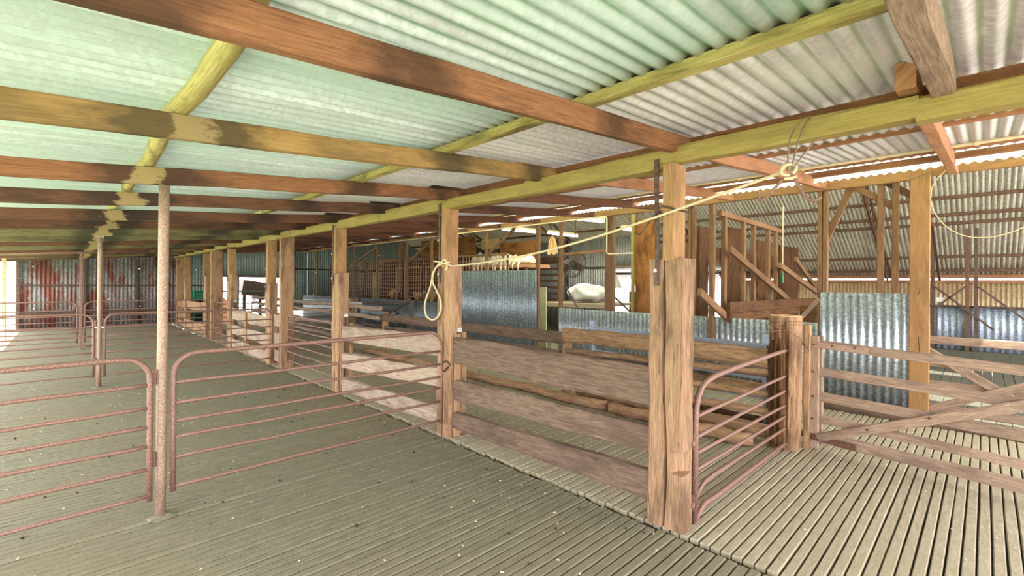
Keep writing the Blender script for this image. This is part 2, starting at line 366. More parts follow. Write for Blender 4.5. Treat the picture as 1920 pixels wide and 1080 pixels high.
# trampled manure that half fills the gaps of the pens
def fill(name, x0, x1, y0, y1, zf, mat):
    b = MB(); nx = int((x1-x0)/.09); ny = int((y1-y0)/.05)
    for j in range(ny+1):
        for i in range(nx+1):
            x = x0+(x1-x0)*i/nx; y = y0+(y1-y0)*j/ny; b.v.append((x, y, zf(x, y)))
    for j in range(ny):
        for i in range(nx):
            q = j*(nx+1)+i; b.face([q, q+1, q+nx+2, q+nx+1], [(0, 0)]*4)
    return struct(build(b, name, mat))
fill('floor_manure', -1.35, 2.52, -.2, 18.6, lambda x, y: -.0155+.008*noise.noise((x*1.1, y*2.2, 4))-.018*max(0, min(1, (1.9-y+ .5*noise.noise((x, y, 0)))/1.2)), 'manure')
fill('floor_manure_race', 2.57, 6.65, 2.0, 18.6, lambda x, y: -.014+.008*noise.noise((x*1.1, y*2.2, 4))-.02*max(0, min(1, (3.4-y)/1.2)), 'dirt')
# joists seen through the gaps
for jx in (.9, 2.54, 4.6, 6.68):
    b = MB(); b.beam((jx, -2.5, -.11), (jx, 18.7, -.11), .09, .15); struct(build(b, 'trim_1', 'rail'))

# ================================================================== ROOF
def zl(x): return 2.007+.0834*x
def zr(x): return 2.045+.0865*x
def roof(name, x0, x1, zf, y0, y1, mat, nb=1, rib=.002):
    A = Vector((0, 1, 0)); B = Vector((x1-x0, 0, zf(x1)-zf(x0))); L = B.length
    b = MB(); b.corr((x0, y0, zf(x0)), A, B, y1-y0, L, amp=.0105, nb=nb, nrm=Vector((0, 0, 1)), spp=8, zfun=lambda a, bb: rib*noise.noise((a*1.1, bb*2, 1)))
    return struct(build(b, name, mat, smooth=True, solid=.0015))
zc = lambda x: 2.200+.060*x
roof('ceiling', -1.5, 1.80, zc, -1.9, 18.9, 'roof_mint', nb=6)
roof('ceiling_upper_course', 1.62, 2.95, lambda x: zc(x)+.014, -1.9, 18.9, 'roof_white', nb=4)
roof('ceiling_third_course', 2.84, 5.98, lambda x: 2.408+(x-2.84)*.0985, -1.9, 18.9, 'roof_white', nb=6)
XR, ZR = 9.5, 4.22
zm = lambda x: 1.66+.51*(14.55-x)
roof('ceiling_main_far_slope', XR, 14.62, zm, -3.2, 18.9, 'roof_main', nb=6)
zs_ = lambda x: zm(XR)-.47*(XR-x)
roof('ceiling_added_skylight', 6.0, XR, zs_, -.70, 9.0, 'added_skylight', nb=3)  # unseen translucent slope, added to light the main shed
roof('ceiling_iron_near_slope', 6.0, XR, zs_, 9.0, 18.9, 'wall_iron', nb=3)
roof('ceiling_added_skylight_front', 6.0, XR, zs_, -3.2, -1.55, 'added_skylight', nb=3)
for xa, xb in ((6.0, 6.25), (6.45, 7.05), (7.45, 9.2)): roof('ceiling_added_skylight_strip', xa, xb, zs_, -1.56, -.69, 'added_skylight', nb=1)  # gaps between the strips added to throw sun patches on the floor

# rafters: each one a sawn timber, lapped beside the next over the long beam
ry = [-1.05, .13, 1.28, 2.36, 3.55, 4.72, 5.98, 7.1, 8.25, 9.4, 10.6, 11.8, 13.0, 14.2, 15.4, 16.6, 17.8]
for i, y in enumerate(ry):
    b = MB(); wd = .075 if i == 1 else .048
    b.beam((-1.4, y, zl(-1.4)+.055), (2.78, y, zl(2.78)+.055), wd, .105, seg=14, jit=.006, wob=.012)
    tag(build(b, 'roof_rafter', {1: 'gatewood', 2: 'rafter_near', 3: 'rafter_ochre', 4: 'rafter', 8: 'rafter_olive', 9: 'rafter_olive', 11: 'rafter_olive', 13: 'rafter_olive', 15: 'rafter_olive'}.get(i, 'rafter' if i < 5 else 'rafter_dark')), ('brown rafter nearest the camera on the low pen side' if i == 2 else 'brown rafter crossing the low pen roof, %s one beyond the nearest' % ORD[i-3] if i > 2 else ('rafter at the top right that runs up to the olive beam' if i == 1 else 'rafter behind the viewer over the pens')), 'rafter', 'rafters over the pens')
    if y > -.5:
        b = MB(); y2 = y+.085+(.02 if i == 1 else 0)
        b.beam((2.45, y2, zr(2.45)+.052), (6.60, y2, zr(6.60)+.052), .05 if i != 1 else .07, .11, seg=12, jit=.005, wob=.01)
        tag(build(b, 'roof_rafter', 'rafter_warm' if i < 4 else 'rafter_dark'), ('reddish rafter spanning the two long beams at the right' if i == 1 else 'reddish rafter between the two long beams, %s from the right' % ORD[i-1]), 'rafter', 'rafters between the long beams')
# purlins
b = MB(); b.tube([(.345+.02*math.sin(q*1.9), -1.9+q*.5, zl(.345)+.106+.036) for q in range(42)], lambda t: .037, 12, .12)
tag(build(b, 'round_pole_purlin', 'mossy', smooth=True), 'yellow peeled round pole lying across the rafters at the left', 'purlin')
for x, zf, nm, mt, lab in ((1.70, zl, 'sawn_purlin', 'mossy', 'mossy yellow sawn purlin crossing the rafters over the pens'),
                           (4.18, zr, 'sawn_purlin', 'rafter_warm', 'orange sawn purlin under the roof between the long beams'),
                           (5.50, zr, 'sawn_purlin', 'rafter_warm', 'orange sawn purlin beside the cream conduit')):
    hh = {1.70: .046, 4.18: .026, 5.50: .034}[x]
    b = MB(); b.beam((x, -1.9, zf(x)+.105+hh/2), (x, 18.8, zf(x)+.105+hh/2), .062, hh, seg=40, jit=.002, ch=.003)
    tag(build(b, nm, mt), lab, 'purlin')
b = MB(); b.beam((5.95, -1.9, zr(5.95)+.105), (5.95, 18.8, zr(5.95)+.105), .06, .06, seg=20, jit=.004, wob=.01)
tag(build(b, 'sawn_purlin', 'rafter_warm'), 'orange purlin carrying the upper edge of the low roof', 'purlin')
b = MB(); b.beam((2.77, -1.9, 2.315), (2.77, 18.8, 2.315), .05, .07, seg=30, jit=.003)
tag(build(b, 'roof_batten', 'rafter'), 'dark batten between the olive beam and the roof sheets', 'batten')
# long beam 1
b = MB(); pts = [(-1.9, 2.197), (.2, 2.20), (1.30, 2.205), (2.5, 2.195), (3.6, 2.197), (4.8, 2.200), (6.0, 2.203), (8.4, 2.22), (11, 2.225), (13.5, 2.23), (18.7, 2.245)]
for (ya, za), (yb_, zb_) in zip(pts, pts[1:]):
    dz = random.uniform(-.008, .008)
    b.beam((2.615, ya, za+dz), (2.615, yb_+.01, zb_+dz), .10, .105+random.uniform(-.012, .012), seg=6, jit=.008, ch=.01)
tag(build(b, 'long_beam', 'olive'), 'long olive-yellow beam resting on the hewn fence posts', 'beam')
# long beam 2
b = MB()
b.beam((6.66, .56, 2.675), (6.66, 18.7, 2.63), .07, .125, seg=40, jit=.006, wob=.02)
tag(build(b, 'long_beam', 'ochre'), 'ochre beam on the stud wall, running from the tall post into the distance', 'beam')
b = MB(); b.beam((6.66, -2.5, 2.66), (6.66, .60, 2.70), .06, .13, seg=8, jit=.006)
tag(build(b, 'long_beam', 'ochre'), 'ochre beam continuing right of the tall sawn post', 'beam')
# cream conduit under the sheets
b = MB(); b.tube(straight((5.36, -1.8, zr(5.36)+.118), (5.36, 9, zr(5.36)+.118), 20), .014, 8)
cd = tag(build(b, 'roof_conduit', 'pvc', smooth=True), 'cream plastic conduit clipped under the roof sheets', 'pipe')
for k in range(9):
    b = MB(); yy = -1.2+k*.62; b.tube([(5.36, yy, zr(5.36)+.118), (5.36, yy+.03, zr(5.36)+.118)], .021, 8); build(b, 'conduit_clip', 'pvc', cd)

# main shed purlins (red steel) and trusses
for i, x in enumerate((14.2, 13.64, 12.47, 12.19, 11.68, 10.9, 10.2, 9.7)):
    b = MB(); s_ = .05 if i != 1 else .03
    b.beam((x, -3.2, zm(x)-.04), (x, 18.8, zm(x)-.04), s_, .06)
    struct(build(b, 'trim_2', 'redsteel'))
def truss(y, lab):
    t = thing('roof_truss', lab, 'truss', (11, y, 2.5), 'red steel trusses of the main roof')
    tp = lambda x: Vector((x, y, zm(x)-.09)); bt = lambda x: Vector((x, y, zm(x)-.50))
    for fn, nm in ((tp, 'top_chord'), (bt, 'bottom_chord')):
        b = MB(); b.beam(fn(9.5), fn(13.6 if fn is bt else 14.4), .035, .045, ch=.002); build(b, nm, 'redsteel', t)
    b = MB(); x = 9.6; k = 0
    while x < 13.4:
        b.beam((tp if k % 2 else bt)(x), (bt if k % 2 else tp)(x+.42), .025, .025, (0, 1, 0), ch=.002); x += .42; k += 1
    build(b, 'web_bars', 'redsteel', t)
    b = MB(); b.beam((6.7, y, 2.86), tuple(Vector((9.5, y, zm(9.5)-.12))), .035, .05, ch=.002); build(b, 'near_chord', 'redsteel', t)
truss(1.6, 'red steel roof truss nearest the camera'); truss(5.6, 'red steel roof truss above the timber slabs'); truss(9.6, 'red steel roof truss over the strip lights'); truss(13.6, 'farthest red steel roof truss')

# ================================================================== WALLS
# end wall at Y = 18.8 with openings (x from the pen side to the main shed)
def vcorr(name, axis, c, a0, a1, z0, z1, mat, pitch=.076, amp=.013, solid=.0015, nb=2):
    b = MB()
    if axis == 'y': b.corr((a0, c, z0), (1, 0, 0), (0, 0, 1), a1-a0, z1-z0, pitch, amp, nb, 6)
    else: b.corr((c, a0, z0), (0, 1, 0), (0, 0, 1), a1-a0, z1-z0, pitch, amp, nb, 6)
    return build(b, name, mat, smooth=True, solid=solid)
YE = 18.8
for i, (x0, x1, z0, z1, mt) in enumerate(((-1.0, 1.35, .02, 2.2, 'wall_rust'), (1.35, 2.85, .02, 2.35, 'wall_rust'), (2.85, 3.60, .02, 2.5, 'wall_end'),
        (3.60, 5.95, 1.60, 2.7, 'wall_end'), (5.95, 6.9, .3, 2.8, 'wall_end'), (4.22, 4.50, .02, 1.62, 'wall_iron'), (6.9, 14.5, .02, 4.3, 'wall_end'))):
    struct(vcorr('wall_end' if i == 0 else 'wall_end_panel', 'y', YE, x0, x1, z0, z1, mt, pitch=.09, amp=.011))
for z in (.48, 1.28):
    b = MB(); b.beam((-1.0, YE-.04, z), (3.6, YE-.04, z), .03, .05); struct(build(b, 'trim_3', 'darksteel'))
b = MB(); b.beam((3.55, YE-.04, 1.62), (6.2, YE-.04, 1.62), .04, .08); struct(build(b, 'trim_3', 'rail'))
b = MB(); b.beam((6.0, YE-.04, 1.93), (14.4, YE-.04, 1.93), .04, .06); struct(build(b, 'trim_3', 'darksteel'))
for x in (-.95, .42, 1.62, 2.85, 6.3, 8.2):
    b = MB(); b.beam((x, YE-.06, 0), (x, YE-.06, 2.1 if x < 3 else 2.9), .06, .07, (1, 0, 0)); struct(build(b, 'trim_4', 'darksteel'))
# main shed far wall with a daylight gap below the eaves, and the interior wall by the door
struct(vcorr('wall_right', 'x', 14.5, -3.2, 5.5, 0, 1.57, 'wall_orange_lit')); struct(vcorr('wall_right_far', 'x', 14.5, 11.5, 18.8, 0, 1.57, 'wall_orange_lit'))
b = MB(); b.beam((14.44, -3.2, 1.555), (14.44, 5.5, 1.555), .05, .06); struct(build(b, 'trim_5', 'rafter_warm'))
b = MB(); b.beam((14.44, -3.2, 1.675), (14.44, 5.5, 1.675), .05, .08); struct(build(b, 'trim_5', 'rafter_warm'))
XI = 12.0
for y0, y1, z0, z1, nm in ((7.86, 18.7, 0, 2.86, 'wall_interior'), (6.6, 7.15, 0, 2.86, 'wall_interior_return'), (7.15, 7.86, 1.95, 2.86, 'wall_interior_lintel')):
    struct(vcorr(nm, 'x', XI, y0, y1, z0, z1, 'wall_mix', pitch=.09))
b = MB(); b.beam((XI-.04, 7.9, 1.95), (XI-.04, 16, 1.95), .03, .05); struct(build(b, 'trim_6', 'darksteel'))
b = MB(); b.beam((XI-.05, 7.1, 1.96), (XI-.05, 7.9, 1.96), .05, .06); struct(build(b, 'trim_6', 'gatewood'))
b = MB(); b.beam((XI-.05, 7.88, 0), (XI-.05, 7.88, 2.8), .08, .06, (0, 1, 0)); struct(build(b, 'trim_6', 'redsteel'))
for y in (9.7, 12.2):
    b = MB(); b.beam((XI-.05, y, 0), (XI-.05, y, 2.9), .07, .07, (0, 1, 0)); struct(build(b, 'trim_6', 'redsteel'))

# ================================================================== HEWN FENCE POSTS
def hewn(x0, x1, y0, y1, z0, z1, seg=26, jit=.012, crack=True, mort=None, taper=0.0, cs=1.0, lean=0.0):
    """rough split post: rectangle with chamfered corners, a shrinkage crack in the face towards -X, optional corner mortise"""
    b = MB(); rings = []; us = []; sx = random.random()*60
    zs = [z0+(z1-z0)*i/seg for i in range(seg+1)]
    if mort: zs = sorted(set([z for z in zs if not (mort[0]-.012 < z < mort[1]+.012)]+[mort[0]-.001, mort[0], mort[0]+.06, mort[1]-.001, mort[1]]))
    cx, cy = (x0+x1)/2, (y0+y1)/2
    for z in zs:
        t = (z-z0)/(z1-z0); k = 1-taper*t
        X0, X1, Y0, Y1 = cx+(x0-cx)*k, cx+(x1-cx)*k, cy+(y0-cy)*k+lean*t, cy+(y1-cy)*k+lean*t
        c = .012; W = Y1-Y0; m = (.52+.10*noise.noise((sx, z*1.6, 0))) if crack else .5
        cw = cs*(.0045+.007*abs(noise.noise((sx, z*2.1, 4)))) if crack else .0005; cd = .035 if crack else .0005
        if crack and z > z1*.93: cw *= .4
        pr = [(X0, Y1-c), (X0, Y0+W*m+cw+.02), (X0, Y0+W*m+cw), (X0+cd, Y0+W*m), (X0, Y0+W*m-cw), (X0, Y0+W*m-cw-.02), (X0, Y0+W*.22), (X0, Y0+c), (X0+c, Y0), ((X0+X1)/2, Y0), (X1-c, Y0), (X1, Y0+c), (X1, (Y0+Y1)/2), (X1, Y1-c), (X1-c, Y1), (X0+c, Y1)]
        pts = []
        for i, (x, y) in enumerate(pr):
            q = Vector((x*9, y*9, z*2.3+sx)); n = noise.noise(q); n2 = noise.noise(q*2.7)
            d = Vector((x-cx, y-cy, 0)); d.normalize(); g = jit*(n+.4*n2)
            if i in (2, 3, 4): g = jit*noise.noise(Vector(((X0)*9, (Y0+W*m)*9, z*2.3+sx)))
            px, py = x+d.x*g, y+d.y*g
            if mort and mort[0] <= z < mort[1] and i in (6, 7, 8, 9): px = max(px, X0+mort[2]); py = max(py, Y0+mort[3])
            pts.append((px, py, z))
        rings.append(pts); us.append(z)
    b.ring(rings, us=us); return b
def fence_post(lab, x, y, w, top, upper=True, strap=True, ztop=2.15, grp='hewn posts of the near fence', mat='post', **kw):
    t = thing('fence_post', lab, 'post', (x+.07, y, 0), grp)
    build(hewn(x, x+.14, y-w/2, y+w/2, 0, top, **kw), 'hewn_stump', mat, t)
    if upper:
        b = MB(); b.beam((x+.055, y-.02, top-.01), (x+.055, y-.02, ztop), .075, .15, (1, 0, 0), seg=8, jit=.005); build(b, 'upper_post', 'post_yellow', t)
    if strap:
        b = MB(); b.beam((x-.012, y+.055, top-.16), (x-.012, y+.05, top), .028, .008, (1, 0, 0)); b.beam((x-.012, y+.05, top), (x-.012, y+.06, 2.20), .028, .008, (1, 0, 0), seg=4, jit=.002)
        sp = build(b, 'iron_strap', 'darksteel', t)
        for z in (top-.07, top+.25):
            b = MB(); b.tube([(x-.016, y+.055, z), (x-.03, y+.055, z)], .011, 8); build(b, 'bolt_head', 'bolt', sp)
    return t
YP = [1.325, 3.565, 6.0, 8.85, 11.55, 14.0, 16.75]
P1 = fence_post('hewn split-timber post nearest the camera, with a long crack and a cut mortise', 2.562, YP[0], .225, 1.60, ztop=2.16, mort=(.335, .475, .055, .06), mat='post_dark', cs=1.7)
P2 = fence_post('hewn fence post with a rope loop hanging on it', 2.562, YP[1], .22, 1.60)
P3 = fence_post('hewn fence post where the wide plank fence meets a yard gate', 2.562, YP[2], .22, 1.565)
P4 = fence_post('knotty hewn post standing just behind the tall plain post', 2.562, YP[3], .24, 1.42, jit=.03, seg=34, ztop=2.18)
P5 = fence_post('pale wide hewn post with a bolted scarf, beyond the knotty one', 2.562, YP[4], .34, 1.60)
P6 = fence_post('narrow hewn post behind the second tall plain post', 2.562, YP[5], .24, 1.56, jit=.02)
P7 = fence_post('brown hewn post near the far end of the fence row', 2.562, YP[6], .30, 1.52)
for y, x1, lab in ((8.20, 2.775, 'tall plain square post beside the knotty hewn post'), (13.35, 2.83, 'second tall plain post, far along the fence row'), (18.25, 2.8, 'farthest tall plain post against the end wall')):
    b = MB(); b.beam(((2.565+x1)/2, y, 0), ((2.565+x1)/2, y, 2.19), .11, x1-2.565, (1, 0, 0), seg=16, jit=.009, ch=.012)
    tag(build(b, 'square_post', 'post'), lab, 'post', 'tall plain posts in the near fence')
def child_box(t, nm, mat, *a):
    b = MB(); b.box(*a); return build(b, nm, mat, t)
# stop battens and iron cleats on the posts
child_box(P2, 'stop_batten', 'post', 2.70, 2.76, 3.46, 3.50, .02, .98); child_box(P2, 'stop_batten', 'post', 2.60, 2.66, 3.425, 3.452, .02, .97)
child_box(P3, 'stop_batten', 'post', 2.70, 2.76, 5.88, 5.92, .02, .9); child_box(P3, 'stop_batten', 'post', 2.58, 2.63, 5.86, 5.885, .02, .93)
for P_, y_, w_ in ((P2, YP[1], .22), (P3, YP[2], .22), (P5, YP[4], .34)): child_box(P_, 'iron_cleat', 'darksteel', 2.635, 2.665, y_-w_/2-.022, y_-w_/2+.01, .03, 1.0); child_box(P_, 'iron_cleat', 'bolt', 2.625, 2.675, y_-w_/2-.03, y_-w_/2+.01, .985, 1.03)
# small stubs
for x0, x1, y0, y1, z, lab in ((2.57, 2.68, 10.25, 10.36, .83, 'short stub post between the plank fences far along the row'),):
    b = MB(); b.beam(((x0+x1)/2, (y0+y1)/2, 0), ((x0+x1)/2, (y0+y1)/2, z), y1-y0, x1-x0, (1, 0, 0), seg=6, jit=.008); tag(build(b, 'stub_post', 'post'), lab, 'post')
# plank fences
def plank_fence(lab, x, ya, yb, rails, mat, th=.045, grp='plank fences of the near row'):
    t = thing('rail_fence', lab, 'fence', (x, (ya+yb)/2, 0), grp)
    for (a0, a1, b0, b1) in rails:
        b = MB(); ha, hb = a1-a0, b1-b0; k = hb/ha
        b.beam((x, ya, (a0+a1)/2), (x, yb, (b0+b1)/2), th, ha, seg=22, jit=.011, ch=.009, wob=.008, sc=(lambda t_, k=k: 1+(k-1)*t_))
        build(b, 'rail', mat, t)
    return t
plank_fence('weathered three-plank fence between the nearest post and the rope post', 2.615, 3.47, 1.42, [(.70, .94, .69, .94), (.36, .545, .40, .567), (.095, .245, .11, .30)], 'rail')
plank_fence('pale three-plank fence between the rope post and the yard gate', 2.615, 5.90, 3.68, [(.665, .865, .735, .94), (.32, .515, .435, .615), (.02, .18, .075, .25)], 'rail_grey')
plank_fence('plank fence beyond the knotty post', 2.615, 11.4, 9.0, [(.62, .87, .60, .80), (.30, .5, .3, .5), (.0, .2, .0, .19)], 'rail_grey')
plank_fence('short planks between the tall plain post and the knotty post', 2.66, 8.75, 8.2, [(.66, .86, .66, .86), (.35, .55, .35, .55), (.05, .25, .05, .25)], 'rail_grey')
plank_fence('farthest plank fence of the near row', 2.615, 16.7, 14.1, [(.62, .85, .62, .87), (.05, .30, .05, .30)], 'post')
plank_fence('planks by the end wall in the near row', 2.615, 18.1, 16.9, [(.62, .85, .62, .87), (.3, .45, .3, .45), (.05, .20, .05, .20)], 'post')

# ================================================================== PIPE POSTS AND YARD GATES
def pipe_post(lab, x, y, z1, mat, r=.034, square=False, bracket=True):
    t = thing('pipe_post', lab, 'post', (x, y, 0), 'steel posts between the yard gates')
    b = MB()
    if square: b.beam((x, y, 0), (x, y, z1), .05, .05, (1, 0, 0))
    else: b.tube(straight((x, y, 0), (x+.008, y, z1), 8), r, 16)
    build(b, 'shaft', mat, t, smooth=not square)
    b = MB(); b.blob((x+.01, y-.01, 0), (.075, .07, .018), 10, 6, .5, 3); build(b, 'dirt_collar', 'slat_left', t)
    for z in (.36, .86):
        b = MB(); b.tube([(x-.036, y-.01, z-.045), (x-.036, y-.01, z+.045)], .012, 8); b.beam((x-.036, y, z), (x, y, z), .012, .02); build(b, 'hinge_lug', 'rust', t)
    if bracket:
        b = MB(); b.beam((x-.045, y, z1), (x+.045, y, z1), .06, .012); b.tube([(x, y, z1), (x, y, z1+.03)], .01, 6); build(b, 'top_plate', 'bolt', t)
    return t
pipe_post('rusty pipe post nearest the camera, carrying the two near gates', .425, 3.53, 2.035, 'rustpost', .0275, bracket=False)
pipe_post('rusty pipe post with a top plate in the middle gate row', .325, 8.33, 2.03, 'rustpost', .026)
pipe_post('slim steel post in the farthest gate row', .23, 13.12, 2.03, 'rust', .03, square=True, bracket=False)
b = MB(); b.tube([(-1.2, 13.12, 1.93), (1.36, 13.12, 2.10)], .035, 10); tag(build(b, 'roof_pipe', 'rust', smooth=True), 'pinkish steel pipe under the rafters over the farthest gate row', 'pipe')
Z7 = [.166, .343, .47, .57, .689, .811, .99]
def yard_gate(lab, p0, p1, zs, r=.0155, cr_=.13, corners=(True, True), grp='tubular yard gates', mat='rust', dz=0.0, sag=(0, 0)):
    p0 = Vector(p0); p1 = Vector(p1); d = (p1-p0).normalized(); L = (p1-p0).length; U = Vector((0, 0, 1))
    t = thing('yard_gate', lab, 'gate', tuple(p0), grp)
    zt = zs[-1]; zb = zs[0]
    pts = [p0+U*(zb-.03)]
    if corners[0]: pts += [p0+U*(zt-cr_)]+[p0+d*cr_+U*(zt-cr_)+(-d)*(cr_*math.cos(a))+U*(cr_*math.sin(a)) for a in [math.pi/2*i/7 for i in range(1, 8)]]
    else: pts += [p0+U*zt]
    if corners[1]: pts += [p0+d*(L-cr_)+U*(zt-cr_)+d*(cr_*math.sin(a))+U*(cr_*math.cos(a)) for a in [math.pi/2*i/7 for i in range(0, 8)]]+[p1+U*(zb-.03)]
    else: pts += [p1+U*zt, p1+U*(zb-.03)]
    def sg(p):
        k = (p-p0).dot(d)/L; return p+U*((sag[0]*(1-k)+sag[1]*k))
    P = []
    for a, c in zip(pts, pts[1:]):
        n = max(1, int((c-a).length/.25)); P += [a.lerp(c, i/n) for i in range(n)]
    P.append(pts[-1]); P = [sg(p) for p in P]
    b = MB(); b.tube(P, r*1.0, 12); build(b, 'frame', mat, t, smooth=True)
    for z in zs[:-1]:
        b = MB(); sx = random.random()*9
        b.tube([sg(p0+d*(L*i/14)+U*(z+.006*noise.noise((sx, i*.4, 0)))) for i in range(15)], r*.74, 9); build(b, 'bar', mat, t, smooth=True)
    return t
def hinge_on(t, x, y, z):
    b = MB(); b.tube([(x, y, z-.05), (x, y, z+.05)], .02, 10); b.tube([(x, y, z), (x-.06, y, z)], .012, 8); b.tube([(x-.05, y-.02, z), (x-.05, y+.0, z)], .018, 6); return build(b, 'hinge', 'rust', t, smooth=False)
yard_gate('rusty pipe gate in the left foreground, left of the pipe post', (-1.25, 3.50, 0), (.368, 3.50, 0), [.15, .315, .45, .565, .68, .82, .985], sag=(-.012, 0))
yard_gate('rusty pipe gate from the nearest pipe post to the rope post', (.487, 3.53, 0), (2.515, 3.53, 0), Z7)
yard_gate('middle-row pipe gate left of its pipe post', (-1.15, 8.33, 0), (.27, 8.33, 0), Z7, .014)
yard_gate('middle-row pipe gate right of its pipe post, reaching the knotty post', (.385, 8.33, 0), (2.48, 8.33, 0), Z7, .014)
yard_gate('farthest-row pipe gate left of the slim post', (-1.0, 13.12, 0), (.17, 13.12, 0), Z7, .014)
yard_gate('farthest-row pipe gate right of the slim post', (.29, 13.12, 0), (2.45, 13.12, 0), Z7, .014)
g = yard_gate('gate hinged on the tall plain post in the near fence', (2.62, 6.20, 0), (2.62, 7.98, 0), [.16, .30, .42, .54, .665, .79, .885], .013, .08, (False, True), mat='rust')
yard_gate('gate standing in the fence row beyond the pale wide post', (2.62, 11.85, 0), (2.62, 13.2, 0), [.05, .2, .33, .46, .6, .74, .93], .012, .1, (False, True))
for lab, x0, x1, y in (('narrow yard race gate in front of the green panels', 3.4, 5.8, 13.0),):
    yard_gate(lab, (x0, y, 0), (x1, y, 0), Z7, .013)
# slip latch by the rope post
t = thing('gate_latch', 'rusty chain latch on the rope post beside the gate', 'latch', (2.54, 3.50, .68)); b = MB(); b.tube([(2.54, 3.52, .62), (2.54, 3.47, .66), (2.55, 3.44, .69), (2.54, 3.49, .72), (2.54, 3.53, .70)], .009, 8); build(b, 'chain', 'darksteel', t)

# small gate from the nearest hewn post to the round post
t = thing('small_gate', 'short rusty pipe gate with a sloping corner, hinged on the nearest hewn post', 'gate', (2.742, 1.22, 0))
top = [(2.742, .02), (2.742, .588), (2.748, .68), (2.776, .76), (2.815, .805), (2.875, .833), (2.95, .848), (3.063, .858), (3.487, .868), (4.2, .874), (4.60, .876), (4.67, .86), (4.70, .81), (4.70, .5), (4.70, .02)]
b = MB(); b.tube([(x, 1.22, z) for x, z in top], .0175, 14); build(b, 'frame', 'rust', t, smooth=True)
for za, zb_ in ((.647, .651), (.522, .520), (.424, .39), (.323, .293)):
    b = MB(); b.tube(straight((2.742, 1.22, za), (4.70, 1.22, zb_), 10), .0125, 10); build(b, 'bar', 'rust', t, smooth=True)
for za, zb_, r in ((.135, .168, .0125), (.0, .034, .017)):
    b = MB(); b.tube([(2.742, 1.22, za+.0), (2.80, 1.22, za+.05), (2.88, 1.22, za+.08)]+straight((3.0, 1.22, za+.085 if za else .07), (4.70, 1.22, zb_+.02), 8), r, 10); build(b, 'bar', 'rust', t, smooth=True)
for z in (.50, .13): hinge_on(t, 2.742, 1.225, z)

# round strainer post
t = thing('strainer_post', 'stout round split post with wire bound round its top', 'post', (4.62, 1.24, 0))
b = MB(); rings = []; N = 40
for i in range(19):
    z = 1.175*i/18; row = []
    for j in range(N):
        a = 2*math.pi*j/N; r = .125+.008*math.sin(3*a+1)
        rg = noise.noise((math.cos(a)*3.5, math.sin(a)*3.5, z*.9)); r += .012*rg
        fl = max(0, math.cos(a-math.radians(172)))           # split, fluted side
        r -= fl**.5*.11*abs(noise.noise((a*6, z*.6, 3)))*min(1, (1.12-z)*3 if z < 1.12 else 0)+(.028 if abs(noise.noise((a*4.2, z*.35, 8))) < .035 else 0)*fl
        row.append((4.62+r*math.cos(a), 1.24+r*math.sin(a), z))
    rings.append(row)
b.ring(rings); build(b, 'trunk', 'post', t)
for k in range(9):  # dark timber slivers set down one side of the trunk
    a = math.radians(118+k*8.5); rr = .116+.012*(k % 2); b = MB(); za = random.uniform(0, .05); zb_ = random.uniform(.92, 1.12)
    cx_, cy_ = 4.62+rr*math.cos(a), 1.24+rr*math.sin(a)
    b.beam((cx_, cy_, za), (cx_, cy_, zb_), .020, .022, (math.cos(a), math.sin(a), 0), seg=16, jit=.007, ch=.003, wob=.012); build(b, 'dark_sliver', 'slab', t)
b = MB(); b.tube([(4.62+.118*math.cos(a), 1.24+.118*math.sin(a), 1.177+.002*math.sin(5*a)) for a in [2*math.pi*i/30 for i in range(31)]], .004, 5); b.blob((4.62, 1.24, 1.172), (.112, .112, .010), 18, 5, .3); build(b, 'sawn_top', 'endgrain', t)
for z in (1.10, 1.125):
    b = MB(); b.tube([(4.62+.139*math.cos(a), 1.24+.139*math.sin(a), z+.008*math.sin(2*a)) for a in [2*math.pi*i/30 for i in range(30)]], .0022, 5, closed=True); build(b, 'wire_band', 'wire', t)
b = MB(); b.tube([(4.0, 1.6, 1.0), (4.1, 1.5, .96), (4.25, 1.4, .95), (4.35, 1.33, 1.04), (4.5, 1.2, 1.06), (4.56, 1.1, .98), (4.68, 1.08, .90), (4.78, 1.12, .84), (4.78, 1.25, .85)], .003, 6); build(b, 'loose_wire', 'wire', t)
b = MB(); b.beam((4.735, 1.10, .0), (4.745, 1.10, 1.10), .05, .07, (1, 0, 0), seg=8, jit=.006); build(b, 'gate_batten', 'post', t)

# ================================================================== TIMBER GATE (right foreground)
GD = Vector((-.105, -.994, 0)); GP = Vector((4.80, 1.075, 0))
def gp(s, z, off=0): return GP+GD*s+Vector((0, 0, z))+Vector((.994, -.105, 0))*off
t = thing('timber_gate', 'long weathered timber gate with strap hinges in the right foreground', 'gate', tuple(GP))
def gb(nm, s0, z0, s1, z1, h, off=0, th=.028, mat='gatewood', seg=12, j=.005):
    b = MB(); b.beam(gp(s0, z0, off), gp(s1, z1, off), th, h, seg=seg, jit=j, ch=.005); return build(b, nm, mat, t)
b = MB(); b.beam(gp(.02, .015, -.03), gp(.02, 1.0, -.03), .085, .03, (GD.y, -GD.x, 0), seg=8, jit=.003, ch=.012); build(b, 'hanging_stile', 'gatewood', t)
b = MB(); b.beam(gp(.03, .03, .035), gp(.03, 1.0, .035), .085, .03, (GD.y, -GD.x, 0), seg=8, jit=.003, ch=.012); build(b, 'hanging_stile', 'gatewood', t)
gb('rail', 0, .93, 3.0, .81, .07); gb('rail', .06, .685, 3.0, .62, .075); gb('rail', .06, .468, 3.0, .40, .08)
gb('rail', .06, .272, 3.0, .20, .07); gb('rail', -.02, .112, 3.0, .08, .095, -.01)
gb('diagonal_brace', .06, .11, 1.22, .63, .075, -.05); gb('diagonal_brace', 1.22, .63, 1.9, .93, .075, -.05)
